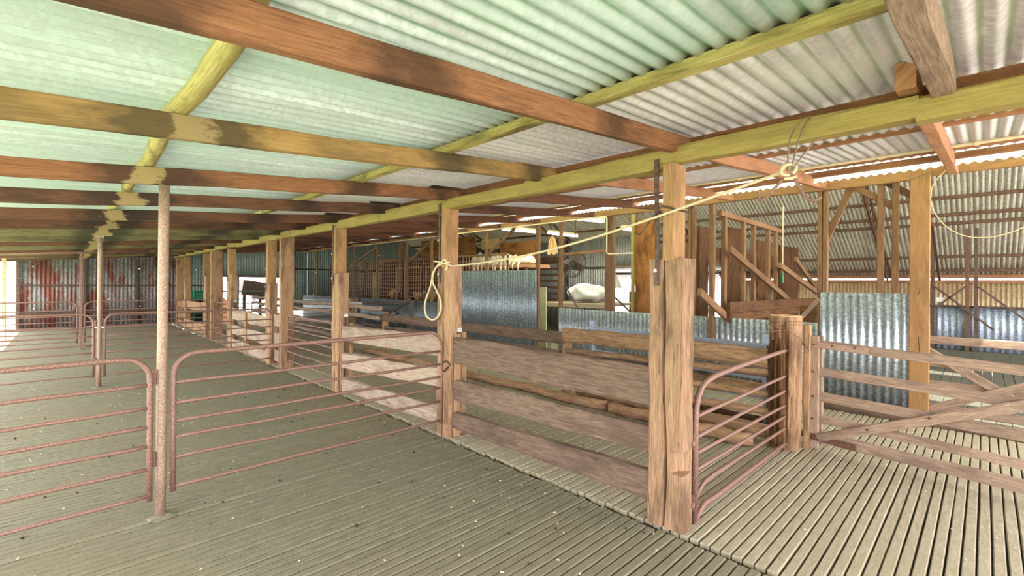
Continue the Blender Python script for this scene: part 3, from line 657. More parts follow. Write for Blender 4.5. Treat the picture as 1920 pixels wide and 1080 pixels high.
for z, s1 in ((.932, .42), (.118, .34)):
    b = MB(); b.beam(gp(-.07, z, -.055), gp(s1, z-.02, -.055), .007, .052, seg=3, ch=.002); h = build(b, 'strap_hinge', 'rustpost' if z > .5 else 'redsteel', t)
    b = MB(); b.tube([gp(-.08, z-.055, -.045), gp(-.08, z+.055, -.045)], .012, 8); build(b, 'hinge_pin', 'redsteel', h)
    for s_ in (.03, .17, .33):
        if s_ < s1:
            b = MB(); b.blob(gp(s_, z-.003, -.062), (.010, .010, .010), 8, 5, 0); build(b, 'bolt_head', 'redsteel', h)
for s_, z in ((.02, .685), (.02, .468), (.02, .272), (.42, .275), (.8, .46), (2.4, .42)):
    b = MB(); b.blob(gp(s_, z, -.068 if s_ > .1 else -.05), (.010, .010, .010), 8, 5, 0); build(b, 'bolt_head', 'darksteel', t)

# second gate beyond, on the tall sawn post
t = thing('timber_gate', 'darker cross-braced timber gate beyond the tall sawn post', 'gate', (6.80, .7, 0))
def g2(nm, y0, z0, y1, z1, h, x=6.8, mat='gatewood'):
    b = MB(); b.beam((x, y0, z0), (x, y1, z1), .03, h, seg=10, jit=.005); return build(b, nm, mat, t)
b = MB(); b.beam((6.76, .66, .04), (6.76, .66, .98), .09, .035, (1, 0, 0), seg=5, jit=.004, ch=.012); build(b, 'hanging_stile', 'darkgate', t)
g2('rail', .70, .865, -2.2, .855, .085); g2('rail', .46, .385, -2.2, .40, .07); g2('rail', .60, .12, -2.2, .13, .09); g2('rail', .6, .60, -.2, .6, .06, 6.82)
g2('cross_brace', .46, .76, -.35, .22, .085, 6.76); g2('cross_brace', .42, .12, -.9, .80, .075, 6.73); g2('cross_brace', -.9, .80, -2.1, .2, .08, 6.76)
# tall sawn post
t = thing('sawn_post', 'tall sawn timber post supporting the ochre beam at the right', 'post', (6.67, .52, 0))
b = MB(); b.beam((6.665, .50, 0), (6.655, .50, 2.79), .165, .07, (1, 0, 0), seg=20, jit=.006, ch=.006); build(b, 'shaft', 'ochre', t)
b = MB(); b.tube([(6.60, .50, .90), (6.58, .50, .89), (6.60, .49, .73), (6.60, .53, .71)], .005, 6); b.tube([(6.60, .50, 1.42), (6.58, .49, 1.41), (6.59, .51, 1.34)], .004, 6); build(b, 'bent_hook', 'darksteel', t)
b = MB(); b.tube([(6.62, .60, 2.60), (6.59, .55, 2.615), (6.59, .45, 2.65), (6.62, .38, 2.67)], .004, 6); build(b, 'wire_tie', 'wire', t)

# ================================================================== SECOND FENCE ROW AND FLOOR LOGS
F2 = 4.56
t = thing('rail_fence', 'plank and log fence in the second row, beside the round post', 'fence', (F2, 2.5, 0), 'second row fences')
def f2(nm, y0, z0, y1, z1, h, w, mat, x=F2, rnd=False):
    b = MB()
    if rnd: b.tube([(x+.012*math.sin(q*2.1), y0+(y1-y0)*q/12, z0+(z1-z0)*q/12) for q in range(13)], h/2, 12, .22)
    else: b.beam((x, y0, z0), (x, y1, z1), w, h, seg=16, jit=.014, ch=.02, wob=.008)
    return build(b, nm, mat, t, smooth=rnd)
f2('top_rail', 3.72, .805, 1.36, .785, .17, .12, 'log'); f2('log_rail', 3.7, .60, 1.36, .655, .07, 0, 'log', rnd=True)
f2('log_rail', 3.66, .40, 1.34, .46, .075, 0, 'log', F2+.03, True); f2('log_rail', 3.66, .22, 1.36, .30, .075, 0, 'log', F2+.03, True); f2('log_rail', 3.6, .10, 1.4, .09, .13, 0, 'log', F2+.12, True)
t = thing('rail_fence', 'grey plank rail of the second row, behind the rope post', 'fence', (F2, 6, 0), 'second row fences')
f2('top_rail', 8.38, .745, 3.74, .75, .15, .06, 'rail'); f2('lower_rail', 8.3, .55, 3.8, .56, .07, .06, 'rail')
for y, lab in ((3.73, 'short notched post joining the grey rail and the tan log rail'), (8.40, 'short pale post at the far end of the grey rail')):
    b = MB(); b.beam((F2+.05, y, 0), (F2+.05, y, .84 if y > 5 else .74), .12, .10, (1, 0, 0), seg=8, jit=.01, ch=.02); tag(build(b, 'stub_post', 'post'), lab, 'post', 'second row stub posts')
for lab, y0, y1, x, r, z in (('long barked log lying on the floor along the race', 8.9, 3.0, 4.42, .055, .055), ('shorter log butted against the long floor log', 2.95, 1.45, 4.40, .06, .06)):
    b = MB(); b.tube([(x+.03*math.sin(q*1.3)-.0*q, y0+(y1-y0)*q/20, z) for q in range(21)], r, 12, .22); tag(build(b, 'floor_log', 'log', smooth=True), lab, 'log', 'logs on the race floor')
# wattled rails seen beyond the fence further down (posts every three metres)
t = thing('rail_fence', 'crooked log rail fence far down the race, seen behind the tall plain post', 'fence', (F2, 11.5, 0), 'second row fences')
for z, r in ((.90, .05), (.72, .045), (.45, .06), (.18, .05)):
    b = MB(); sx = random.random()*9; b.tube([(F2+.05*noise.noise((sx, q*.5, 0)), 8.5+q*.35, z+.06*noise.noise((sx, q*.6, 4))) for q in range(26)], r, 9, .3); build(b, 'log_rail', 'rail_grey', t, smooth=True)
for y in (10.9, 14.2):
    b = MB(); b.beam((F2+.1, y, 0), (F2+.1, y, .95), .12, .12, (1, 0, 0), seg=5, jit=.01); build(b, 'stub', 'post', t)

# galvanised steel gate in the race
t = thing('galvanised_gate', 'blue-grey galvanised steel gate leaning behind the second fence', 'gate', (5.3, 2.7, 0))
for y in (3.84, 1.60):
    b = MB(); b.box(5.27, 5.33, y-.03, y+.03, .0, .93, .004); build(b, 'upright', 'galv', t)
for z0, z1, h in ((.815, .80, .06), (.50, .47, .06), (.30, .27, .06), (.14, .12, .06)):
    b = MB(); b.beam((5.30, 3.84, z0), (5.30, 1.60, z1), .03, h, ch=.006); build(b, 'rail', 'galv', t)
b = MB(); b.beam((5.30, 3.84, .03), (5.30, 1.60, .02), .04, .07, ch=.006); build(b, 'bottom_rail', 'redsteel', t)
b = MB(); b.box(5.22, 5.27, 1.50, 1.58, .0, .82); build(b, 'latch_post', 'darksteel', t)

# ================================================================== STUD WALL AND IRON PARTITIONS (X = 6.7)
XS = 6.70
def part(lab, y0, y1, z0, z1, mat, x=XS-.035, pitch=.0762, grp='corrugated partition panels'):
    t = thing('iron_partition', lab, 'partition', (x, (y0+y1)/2, z0), grp)
    o = vcorr('sheet', 'x', x, y0, y1, z0, z1, mat, pitch, .013); o.parent = t; o.matrix_parent_inverse = Matrix.Translation(-t.location)
    for z in (z1-.05, z0+.12):
        b = MB()
        y = y0+.0762*.75
        while y < y1:
            b.blob((x-.011, y, z+random.uniform(-.006, .006)), (.004, .006, .006), 5, 3, 0); y += .1524
        build(b, 'nail_heads', 'darksteel', t)
    return t
part('bright tall corrugated partition left of the tall sawn post', .57, 1.42, .06, 1.365, 'wall_bright', XS-.055)
part('low corrugated partition behind the galvanised gate', 1.40, 5.62, .12, .985, 'wall_bright')
part('tall grey corrugated partition behind the rope post', 6.14, 8.95, .12, 1.71, 'wall_iron', XS-.05)
part('low corrugated partition under the wire mesh', 8.95, 14.6, .05, .955, 'wall_iron')
part('low corrugated partition farthest down the stud wall', 14.7, 18.6, .05, .93, 'wall_bright')
b = MB(); b.beam((6.62, 5.6, .10), (6.62, 1.42, .07), .06, .15, seg=12, jit=.012); tag(build(b, 'skirting_log', 'log'), 'timber skirting under the low corrugated partition', 'plank', 'skirting timbers')
b = MB(); b.beam((6.60, 1.40, .08), (6.60, .62, .05), .07, .12, seg=8, jit=.014); tag(build(b, 'skirting_log', 'log'), 'timber skirting under the bright tall partition', 'plank', 'skirting timbers')
b = MB(); b.beam((6.45, 1.62, .02), (6.45, -2.4, .02), .10, .05, seg=12, jit=.01); tag(build(b, 'floor_batten', 'rail'), 'dark batten on the floor before the tall partition', 'plank', 'skirting timbers')
studs = [(0.71, 'darkstud'), (.84, ''), (1.40, 'dbl'), (2.76, ''), (3.05, 'dbl'), (4.50, 'wide'), (5.58, ''), (6.17, 'w2'), (7.72, ''), (9.86, ''), (11.05, ''), (12.7, ''), (14.25, ''), (15.9, ''), (17.3, '')]
for i, (y, k) in enumerate(studs):
    w_ = {'dbl': .105, 'wide': .17, 'w2': .085}.get(k, .062)
    b = MB()
    if k == 'dbl': b.beam((XS, y-.028, .05), (XS, y-.028, 2.62), .05, .07, (1, 0, 0), seg=6, jit=.002); b.beam((XS, y+.028, .05), (XS, y+.028, 2.62), .05, .07, (1, 0, 0), seg=6, jit=.002)
    elif k == 'wide': b.beam((XS+.02, y, .05), (XS+.02, y, 2.60), w_, .08, (1, 0, 0), seg=6, jit=.003)
    else: b.beam((XS+.0, y, .05), (XS+.0, y, 2.61), w_, .06, (1, 0, 0), seg=6, jit=.003)
    tag(build(b, 'wall_stud', 'stud'), 'timber stud under the ochre beam, %s from the tall sawn post' % ORD[i], 'stud', 'studs of the long stud wall')
def brace(lab, p0, p1, w_=.04, h=.07, mat='stud', grp='diagonal braces', upv=(0, 0, 1)):
    b = MB(); b.beam(p0, p1, w_, h, upv, seg=4, jit=.003); return tag(build(b, 'wall_brace', mat), lab, 'brace', grp)
brace('diagonal brace in the stud wall above the tall grey partition', (XS+.05, 7.75, 2.07), (XS+.05, 6.88, 2.60))
brace('diagonal brace in the stud wall above the wire mesh', (XS+.05, 11.07, 1.99), (XS+.05, 9.86, 2.55))
brace('diagonal brace in the stud wall far to the left', (XS+.05, 14.37, 2.05), (XS+.05, 12.75, 2.52))
brace('rusty diagonal rod left of the white bag', (XS+.1, 5.59, 1.46), (XS+.1, 5.19, .90), .02, .03, 'redsteel')
brace('dark diagonal rod right of the white bag', (XS+.1, 4.55, 1.29), (XS+.1, 4.05, .9), .02, .03, 'darksteel')
brace('long diagonal brace falling left from the ochre beam', (XS+.05, 1.13, 2.62), (XS+.05, 1.38, 2.0))
brace('diagonal brace from the ochre beam down to the studs left of the tall post', (XS+.05, 1.12, 2.64), (XS+.05, .70, 2.33), .05, .075)
brace('short brace beside the top of the tall sawn post', (XS+.05, .80, 2.64), (XS+.05, .56, 2.44), .05, .07)
# cream conduit on the ochre beam
b = MB(); b.tube([(6.61, 14, 2.58), (6.61, 9, 2.595), (6.61, 4.62, 2.60), (6.61, 4.52, 2.59), (6.61, 4.50, 2.55), (6.61, 4.50, 1.98), (6.61, 4.46, 1.95), (6.61, 4.0, 1.95)], .012, 8); tag(build(b, 'wall_conduit', 'pvc', smooth=True), 'cream conduit along the ochre beam turning down a stud', 'pipe')
# dark timber gate and top rail before the mesh
t = thing('drafting_gate', 'dark steel-strapped timber gate standing before the wire mesh', 'gate', (6.3, 11.5, 0))
for y0, z0, y1, z1, h in ((13.1, .80, 10.3, .93, .07), (13.1, .66, 10.9, .68, .06), (13.1, .45, 10.9, .45, .09), (13.1, .22, 10.9, .22, .09)):
    b = MB(); b.beam((6.3, y0, z0), (6.3, y1, z1), .04, h, seg=4, jit=.003); build(b, 'rail', 'darkgate', t)
for y0, z0, y1, z1 in ((11.7, .1, 10.7, .66), (11.2, .62, 10.15, 1.0)):
    b = MB(); b.beam((6.26, y0, z0), (6.26, y1, z1), .04, .08, seg=3, jit=.003); build(b, 'brace', 'darkgate', t)
b = MB(); b.box(6.25, 6.33, 13.0, 13.1, 0, .98); build(b, 'stile', 'darkgate', t)
b = MB(); b.box(6.25, 6.33, 10.08, 10.16, 0, .98); build(b, 'stile', 'darkgate', t)
b = MB(); b.beam((5.5, 11.85, 0), (5.5, 11.85, 1.0), .22, .16, (1, 0, 0), seg=6, jit=.02, ch=.03); tag(build(b, 'stub_post', 'post'), 'stout stump post beside the dark drafting gate', 'post')

# ================================================================== ROPE, HOOKS, HOOP
t = thing('rope', 'pale rope slung from the rope post to the hanging hooks', 'rope', (2.6, 2.2, 1.9))
pts = [(2.54, 3.70, 1.655), (2.52, 3.60, 1.645), (2.535, 3.46, 1.62)]
for i in range(15):
    k = i/14; pts.append((2.54+(-.03)*k, 3.42+(.70-3.42)*k, 1.60+(2.00-1.60)*k-.10*math.sin(math.pi*k)*(1-k*.3)))
b = MB(); b.tube(pts, .008, 8); build(b, 'line', 'rope', t, smooth=True)
lp = [(2.535, 3.44, 1.64)]+[(2.535, 3.69+dy, z) for dy, z in ((-.05, 1.60), (.02, 1.50), (.06, 1.40), (.13, 1.28), (.15, 1.19), (.11, 1.115), (.02, 1.09), (-.07, 1.12), (-.12, 1.20), (-.11, 1.29), (-.05, 1.37), (.01, 1.44), (.02, 1.53), (-.08, 1.62), (-.18, 1.66), (-.21, 1.62), (-.20, 1.56))]
# smooth the loop
def smooth(P, n=5):
    P = [Vector(p) for p in P]; out = []
    for i in range(len(P)-1):
        p0 = P[max(i-1, 0)]; p1 = P[i]; p2 = P[i+1]; p3 = P[min(i+2, len(P)-1)]
        for k in range(n):
            s_ = k/n; out.append(.5*((2*p1)+(p2-p0)*s_+(2*p0-5*p1+4*p2-p3)*s_*s_+(3*p1-p0-3*p2+p3)*s_**3))
    out.append(P[-1]); return out
b = MB(); b.tube(smooth(lp), .009, 8); build(b, 'loop', 'rope', t, smooth=True)
b = MB(); b.tube(smooth([(2.51, .70, 2.0), (2.49, .67, 2.03), (2.53, .64, 2.02), (2.50, .66, 1.98), (2.47, .69, 1.99), (2.51, .68, 2.04), (2.54, .66, 1.99), (2.50, .64, 1.965), (2.48, .68, 1.96)]), .008, 8); build(b, 'knot', 'rope', t, smooth=True)
t = thing('meat_hooks', 'pair of rusty steel hooks hanging by wire from the olive beam', 'hook', (2.5, .66, 2.0))
for P in ([(2.56, .60, 2.262), (2.53, .62, 2.24), (2.50, .66, 2.15), (2.50, .67, 2.0)], [(2.60, .58, 2.262), (2.55, .60, 2.24), (2.52, .63, 2.14), (2.50, .655, 2.0)], [(2.56, .56, 2.15), (2.52, .61, 2.07), (2.50, .65, 2.0)]):
    b = MB(); b.tube(smooth(P), .0035, 6); build(b, 'wire', 'wire', t, smooth=True)
b = MB(); b.tube(smooth([(2.50, .67, 1.985), (2.50, .715, 1.935), (2.50, .765, 1.882), (2.50, .785, 1.873), (2.50, .795, 1.89), (2.50, .80, 1.925)]), .0075, 8); build(b, 'hook', 'rust', t, smooth=True)
b = MB(); b.tube(smooth([(2.50, .655, 1.985), (2.50, .625, 1.93), (2.50, .60, 1.875), (2.50, .575, 1.85), (2.50, .55, 1.845), (2.50, .53, 1.86)]), .0075, 8); build(b, 'hook', 'rust', t, smooth=True)
t = thing('rod_hook', 'bent steel rod hooked round the upper part of the nearest post', 'hook', (2.53, 1.33, 1.85))
b = MB(); b.tube(smooth([(2.52, 1.50, 1.77), (2.52, 1.49, 1.755), (2.52, 1.46, 1.77), (2.52, 1.345, 1.90), (2.525, 1.32, 1.905), (2.52, 1.23, 1.875), (2.52, 1.165, 1.855), (2.52, 1.145, 1.86), (2.52, 1.135, 1.90)]), .006, 8); build(b, 'rod', 'darksteel', t, smooth=True)
t = thing('cane_hoop', 'thin cane hoop hanging at the upper right from a rafter end', 'hoop', (6.4, .0, 2.33))
b = MB(); b.tube([(6.4, .0+.40*math.cos(a)+.015*math.sin(3*a), 2.33+.405*math.sin(a)) for a in [2*math.pi*i/48 for i in range(48)]], .006, 6, closed=True); build(b, 'ring', 'rope', t, smooth=True)
b = MB(); b.tube(smooth([(6.4, .17, 2.71), (6.38, .20, 2.78), (6.36, .30, 2.80), (6.38, .30, 2.66), (6.40, .18, 2.70)]), .004, 6); build(b, 'wire_hanger', 'wire', t, smooth=True)

# ================================================================== MAIN SHED INTERIOR
# wire mesh pens behind the stud wall
def mesh_panel(lab, x, y0, y1, z0, z1, grp='wire mesh panels'):
    t = thing('mesh_panel', lab, 'mesh panel', (x, (y0+y1)/2, z0), grp)
    b = MB()
    y = y0
    while y <= y1+.001: b.tube([(x, y, z0), (x, y, z1)], .008, 5); y += .125
    z = z0
    while z <= z1+.001: b.tube([(x+.008, y0, z), (x+.008, y1, z)], .008, 5); z += .12
    build(b, 'wires', 'mesh', t)
    b = MB(); b.beam((x, y0, z1+.02), (x, y1, z1+.02), .05, .05); build(b, 'top_rail', 'stud', t)
    for y in (y0, y1):
        b = MB(); b.beam((x+.03, y, 0), (x+.03, y, z1), .04, .04, (1, 0, 0)); build(b, 'leg', 'darksteel', t)
    return t
mesh_panel('rusty wire mesh panel left of the rope post', 7.3, 9.9, 12.2, .9, 2.12)
mesh_panel('rusty wire mesh panel in the middle of the stud wall', 7.3, 12.3, 14.6, .9, 2.12)
mesh_panel('rusty wire mesh panel farthest left', 7.3, 14.7, 17.6, .9, 2.10)
mesh_panel('short wire mesh right of the rope post top', 7.3, 7.7, 9.8, 1.5, 2.10)
for i, (y, z) in enumerate(((10.9, 1.9), (12.6, 1.9))):
    t = thing('tube_gate', ['rusty tubular gate stored behind the mesh near the rope post', 'rusty tubular gate stored behind the mesh further left'][i], 'gate', (7.7, y, 0), 'stored tubular gates')
    b = MB(); b.tube(smooth([(7.7, y-.7, .01), (7.7, y-.7, z-.15), (7.7, y-.62, z), (7.7, y+.62, z), (7.7, y+.7, z-.15), (7.7, y+.7, .01)], 4), .022, 8); build(b, 'frame', 'mesh', t)
    for k in range(5):
        b = MB(); b.tube([(7.7, y-.7, .45+k*.28), (7.7, y+.7, .45+k*.28)], .012, 6); build(b, 'bar', 'mesh', t)
# hide heap and clutter behind the mesh
for i in range(18):
    r = random.uniform(.13, .2); y = 11.25+(i//2)*.40+random.uniform(-.03, .03); x = (8.2, 9.0)[i % 2]+random.uniform(-.08, .08)
    b = MB(); b.blob((x, y, .88+r*.8), (r, r*1.05, r*.85), 10, 7, .35, 2.5)
    k = i % 4
    tag(build(b, 'wool_bundle', ('hessian', 'fleece', 'darksteel', 'redsteel')[k]), ('tan sack', 'pale fleece bundle', 'dark bundle', 'red-brown bundle')[k]+' in the clutter behind the wire mesh', 'bundle', ('tan sacks', 'pale fleece bundles', 'dark bundles', 'red-brown bundles')[k]+' behind the mesh')
b = MB(); b.beam((9.75, 10.9, 1.3), (9.75, 18.0, 1.3), .05, 2.0, seg=6, jit=.01); tag(build(b, 'dark_backdrop', 'rafter_dark'), 'added dark backdrop standing for the dim interior behind the clutter and wire mesh', 'partition')  # dark sheet added as a dim background for the mesh
# steel benches under them
b = MB(); b.box(7.9, 9.4, 11.0, 14.9, .82, .88)
for yy in (11.2, 14.7): b.box(7.95, 8.03, yy, yy+.08, 0, .82); b.box(9.27, 9.35, yy, yy+.08, 0, .82)
tag(build(b, 'bench', 'stud'), 'timber bench carrying the clutter behind the wire mesh', 'bench')
# timber columns in the main shed
for x, y, z, lab in ((9.55, 13.2, 2.95, 'yellow timber column behind the wire mesh, right one'), (9.2, 15.6, 2.95, 'yellow timber column behind the wire mesh, left one')):
    b = MB(); b.beam((x, y, 0), (x, y, z), .16, .12, (1, 0, 0), seg=4, jit=.006); tag(build(b, 'timber_column', 'ochre'), lab, 'column', 'yellow timber columns')
# board screens (wool press / chutes)
for lab, x, y0, y1, z0, z1, mt in (('large brown board screen behind the rope post top', 10, 12.1, 15.4, 2.3, 3.05, 'orange'), ('brown board screen above the fleece table', 10, 9.35, 10.85, 1.9, 2.72, 'orange'), ('hessian flap hanging between the board screens', 9.98, 10.9, 11.75, 2.55, 2.88, 'hessian')):
    b = MB(); b.beam((x, y0, (z0+z1)/2), (x, y1, (z0+z1)/2), .04, z1-z0, seg=8, jit=.012); tag(build(b, 'board_screen', mt), lab, 'screen', None)
# fleece table
t = thing('fleece_table', 'raised timber table under the heap of pale fleece', 'table', (8.9, 9.7, 0))
b = MB(); b.box(8.6, 9.5, 8.3, 10.75, 1.86, 1.95); build(b, 'top', 'rafter_warm', t)
for y in (8.4, 10.65):
    b = MB(); b.box(8.65, 8.72, y-.04, y+.04, 0, 1.86); build(b, 'leg', 'stud', t)
b = MB()
for i in range(22):
    y = 8.45+i*.10; b.blob((8.9+random.uniform(-.12, .12), y, 2.03), (.20, .15, .12*(1.0+.9*(i/22)+.3*math.sin(i))), 12, 7, .6, 3.5, flat=.075)
b2 = tag(build(b, 'fleece_heap', 'fleece', smooth=True), 'heap of raw cream fleece spilling over the raised table', 'fleece', kind='stuff')
for i in range(12):
    y = 8.6+i*.17+random.uniform(-.05, .05); L_ = random.uniform(.06, .26); b = MB()
    b.tube(smooth([(8.66, y, 2.0), (8.585, y+.02, 1.93), (8.58, y+random.uniform(-.03, .03), 1.93-L_)], 4), (lambda q: .045*(1-.7*q)), 7, .9); build(b, 'fleece_lock', 'fleece', b2, smooth=True)
# fan
t = thing('hanging_fan', 'round caged fan hanging in the main shed above the white bag', 'fan', (9.0, 7.1, 1.91))
FN = Vector((-.93, -.15, .34)).normalized(); FA = FN.cross(Vector((0, 0, 1))).normalized(); FB = FA.cross(FN); FC = Vector((9.0, 7.1, 1.91))
b = MB()
for k, (rr, o) in enumerate(((.34, 0), (.34, .08), (.27, .11), (.19, .13), (.11, .14))):
    b.tube([FC+FN*o+FA*(rr*math.cos(a))+FB*(rr*math.sin(a)) for a in [2*math.pi*i/28 for i in range(28)]], .010 if k < 2 else .005, 5, closed=True)
for k in range(16):
    a = 2*math.pi*k/16; b.tube([FC+FA*(.34*math.cos(a))+FB*(.34*math.sin(a)), FC+FN*.08+FA*(.34*math.cos(a))+FB*(.34*math.sin(a)), FC+FN*.145+FA*(.08*math.cos(a))+FB*(.08*math.sin(a))], .004, 4)
build(b, 'cage', 'dark', t)
b = MB(); b.tube([FC-FN*.12, FC+FN*.06], .10, 14); build(b, 'motor', 'dark', t)
for k in range(4):
    a = 2*math.pi*k/4+.4; b = MB(); d1 = FA*math.cos(a)+FB*math.sin(a); d2 = -FA*math.sin(a)+FB*math.cos(a)
    b.beam(FC+d1*.08+FN*.03, FC+d1*.30+FN*.03, .18, .008, tuple(FN*.8+d2*.5)); build(b, 'blade', 'darksteel', t)
b = MB(); b.beam(FC-FN*.10+Vector((0, 0, .1)), FC-FN*.10+Vector((0, 0, 2.0)), .02, .02, (1, 0, 0)); build(b, 'hanger', 'darksteel', t)
p0_ = PX(1054, 477, XS+.05); p1_ = PX(1140, 470, XS+.05)
b = MB(); b.beam(p0_, p1_, .03, .045); tag(build(b, 'cross_rail', 'rafter_warm'), 'reddish timber rail between two studs, above the hanging fan', 'rail')
# wool table and bag
t = thing('wool_table', 'grey slatted wool-rolling table on crossed legs, carrying the white bag', 'table', (9.9, 7.7, 0))
for k in range(9):
    b = MB(); b.tube([(9.35+k*.14, 6.35, .93), (9.35+k*.14, 8.9, .90)], .035, 8); build(b, 'roller_slat', 'table', t, smooth=True)
b = MB(); b.beam((9.30, 8.95, .87), (9.30, 6.3, .90), .04, .11); build(b, 'side_board', 'table', t)
for y in (6.8, 8.5):
    for d in (-.35, .35):
        b = MB(); b.tube([(9.5, y-d, .02), (9.5, y+d, .86)], .016, 6); build(b, 'leg', 'darksteel', t)
b = MB(); b.blob((9.7, 7.15, 1.20), (.35, .50, .25), 24, 14, .45, 1.7, flat=.225); tag(build(b, 'wool_bag', 'white_cloth', smooth=True), 'full white cloth bag lying on the wool table', 'bag')
b = MB(); b.beam((9.95, 10.0, .12), (9.95, 9.2, .12), .4, .18); tag(build(b, 'floor_box', 'white_cloth'), 'low white carton on the floor under the wool table', 'box')
# cream chute panel, slatted shelf, hanging cloth
b = MB(); b.beam((7.1, 6.38, 0), (7.1, 6.40, 1.37), .21, .03, (1, 0, 0)); tag(build(b, 'leaning_board', 'cream'), 'narrow cream panel at the end of the tall grey partition', 'panel')
b = MB(); b.beam((7.35, 5.9, .18), (7.35, 6.35, .18), .03, .36); tag(build(b, 'box_side', 'cream'), 'low cream box side next to the cream panel', 'panel')
t = thing('slatted_rack', 'red-brown slatted rack standing left of the fan', 'rack', (10.8, 9.6, 0))
for k in range(7):
    b = MB(); b.beam((10.8, 10.6, .95+k*.19), (10.8, 9.0, .95+k*.19), .03, .07); build(b, 'slat', 'redsteel', t)
for y in (10.55, 9.9, 9.1):
    b = MB(); b.beam((10.84, y, 0), (10.84, y, 2.2), .06, .08, (1, 0, 0)); build(b, 'upright', 'redsteel', t)
b = MB(); b.beam((10.75, 10.7, 2.2), (10.75, 9.0, 2.2), .08, .10, seg=4, jit=.01); build(b, 'top_rail', 'redsteel', t)
t = thing('hanging_rag', 'tan cloth hanging beneath the strip lights', 'cloth', (8.6, 8.0, 2.5))
c0 = PX(1036, 443, 8.6); b = MB(); rows = []
for i in range(7):
    k = i/6; wdt = .05+.12*k**.7; z = c0.z-.44*k
    rows.append([(8.6+.02*math.sin(j*2.2+i*.5), c0.y-wdt+2*wdt*j/8, z+.03*math.sin(j*1.7)*k) for j in range(9)])
b.ring(rows, closed=False, vs=[q*.03 for q in range(10)]); build(b, 'cloth', 'hessian', t, solid=.01)
b = MB(); b.tube([(8.6, c0.y, c0.z-.01), (8.6, c0.y, 3.78)], .004, 5); build(b, 'string', 'rope', t)
# white bag hung by the door
rows = []; b = MB()
for i in range(6):
    k = i/5; a0 = PX(1143, 503+37*k, 11.7); rows.append([(11.7+.02*math.sin(j*2), a0.y-(.05+.40*k**.6)*j/6, a0.z) for j in range(7)])
b.ring(rows, closed=False, vs=[q*.03 for q in range(8)]); tag(build(b, 'hung_bag', 'white_cloth', solid=.01), 'white printed bag hung beside the bright doorway', 'bag')
# orange split slab and row of dark slabs (chute posts)
def big_slab(lab, x, y, wx, wy, z, mat, grp='split timber slabs'):
    b = MB(); b.beam((x, y, 0), (x, y, z), wy, wx, (1, 0, 0), seg=14, jit=.03, ch=.02, wob=.02); return tag(build(b, 'timber_slab', mat), lab, 'slab', grp)
big_slab('broad orange timber slab directly behind the nearest post', 8.05, 4.56, .10, .50, 2.70, 'orange', None)
b = MB(); b.beam((7.95, 4.80, 0), (7.95, 4.80, 2.85), .06, .06, (1, 0, 0)); tag(build(b, 'lit_edge_strip', 'olive'), 'yellow-green strip painted as the lit left edge of the orange slab', 'batten')  # coloured strip paints the green-lit edge of the slab
for (u0, u1, v), lab in zip(((1311, 1330, 425), (1364, 1392, 428), (1420, 1448, 453), (1464, 1499, 463)), ('narrow dark slab nearest the camera, right of the nearest post', 'dark slab second from the left in the slab row', 'dark slab third from the left in the slab row', 'cracked brown slab at the right end of the slab row')):
    a = PY(u0, v, 3.2); c = PY(u1, v, 3.2); big_slab(lab, (a.x+c.x)/2, 3.24, (c.x-a.x)*.93, .08, (a.z+c.z)/2, 'slab')
# stud frame running away at Y = 2.7
b = MB(); b.beam((6.8, 2.7, 2.49), (9.6, 2.7, 2.46), .07, .08, seg=5, jit=.004); tag(build(b, 'top_plate', 'stud'), 'top plate of the stud frame in front of the dark slabs', 'beam')
for i, u in enumerate((1336, 1358, 1394, 1413, 1440, 1455)):
    p = PY(u, 450, 2.7); b = MB(); b.beam((p.x, 2.7, 0), (p.x, 2.7, 2.44), .06, .085, (1, 0, 0), seg=4, jit=.004)
    tag(build(b, 'frame_stud', 'stud'), 'dark stud in front of the slab row, %s from the left' % ORD[i], 'stud', 'studs before the slab row')
for k, (u0, v0, u1, v1, lab) in enumerate(((1368, 467, 1490, 572, 'long brown brace crossing the slab row'), (1311, 547, 1368, 600, 'lower brace at the foot of the slab row'), (1462, 497, 1532, 548, 'lit brace right of the slab row'), (1492, 486, 1534, 545, 'upper brace right of the slab row'))):
    brace(lab, PY(u0, v0, 2.55), PY(u1, v1, 2.55), .05, .10, 'stud', 'braces by the slab row')
for v, lab, h in ((577, 'upper dark rail across the foot of the slab row', .16), (596, 'lower dark rail across the foot of the slab row', .12)):
    p = PY(1366, v, 2.5); q = PY(1532, v+2, 2.5); b = MB(); b.beam((p.x, 2.5, p.z), (q.x, 2.5, p.z-.02), .05, h, seg=5, jit=.006); tag(build(b, 'catch_rail', 'slab'), lab, 'rail')
for z, lab in ((1.95, 'brown top board linking the dark slabs'),):
    b = MB(); b.beam((7.0, 3.35, z), (12.4, 3.35, z), .04, .32, seg=5, jit=.01); tag(build(b, 'board', 'slab'), lab, 'board')
p = PY(1468, 430, 2.6); b = MB(); b.tube([(p.x, 2.6, 2.9), (p.x, 2.6, PY(1468, 515, 2.6).z)], .010, 6); pc = tag(build(b, 'pull_cord', 'rope'), 'hanging cord with a green toggle before the slabs', 'cord')
z = PY(1468, 520, 2.6).z; b = MB(); b.tube([(p.x, 2.6, z+.08), (p.x, 2.6, z-.10)], .022, 8); build(b, 'toggle', 'green', pc)
# cream wall between slab row and right side, low bright light slot
b = MB(); b.beam((9.2, 1.55, .55), (9.2, 2.25, .55), .04, 1.1); tag(build(b, 'chute_board', 'slab'), 'dark low board between the slab row and the bright partition', 'board')
brace('pale prop leaning behind the round post', PX(1500, 598, 6.2), PX(1536, 560, 6.2), .03, .04, 'gatewood')
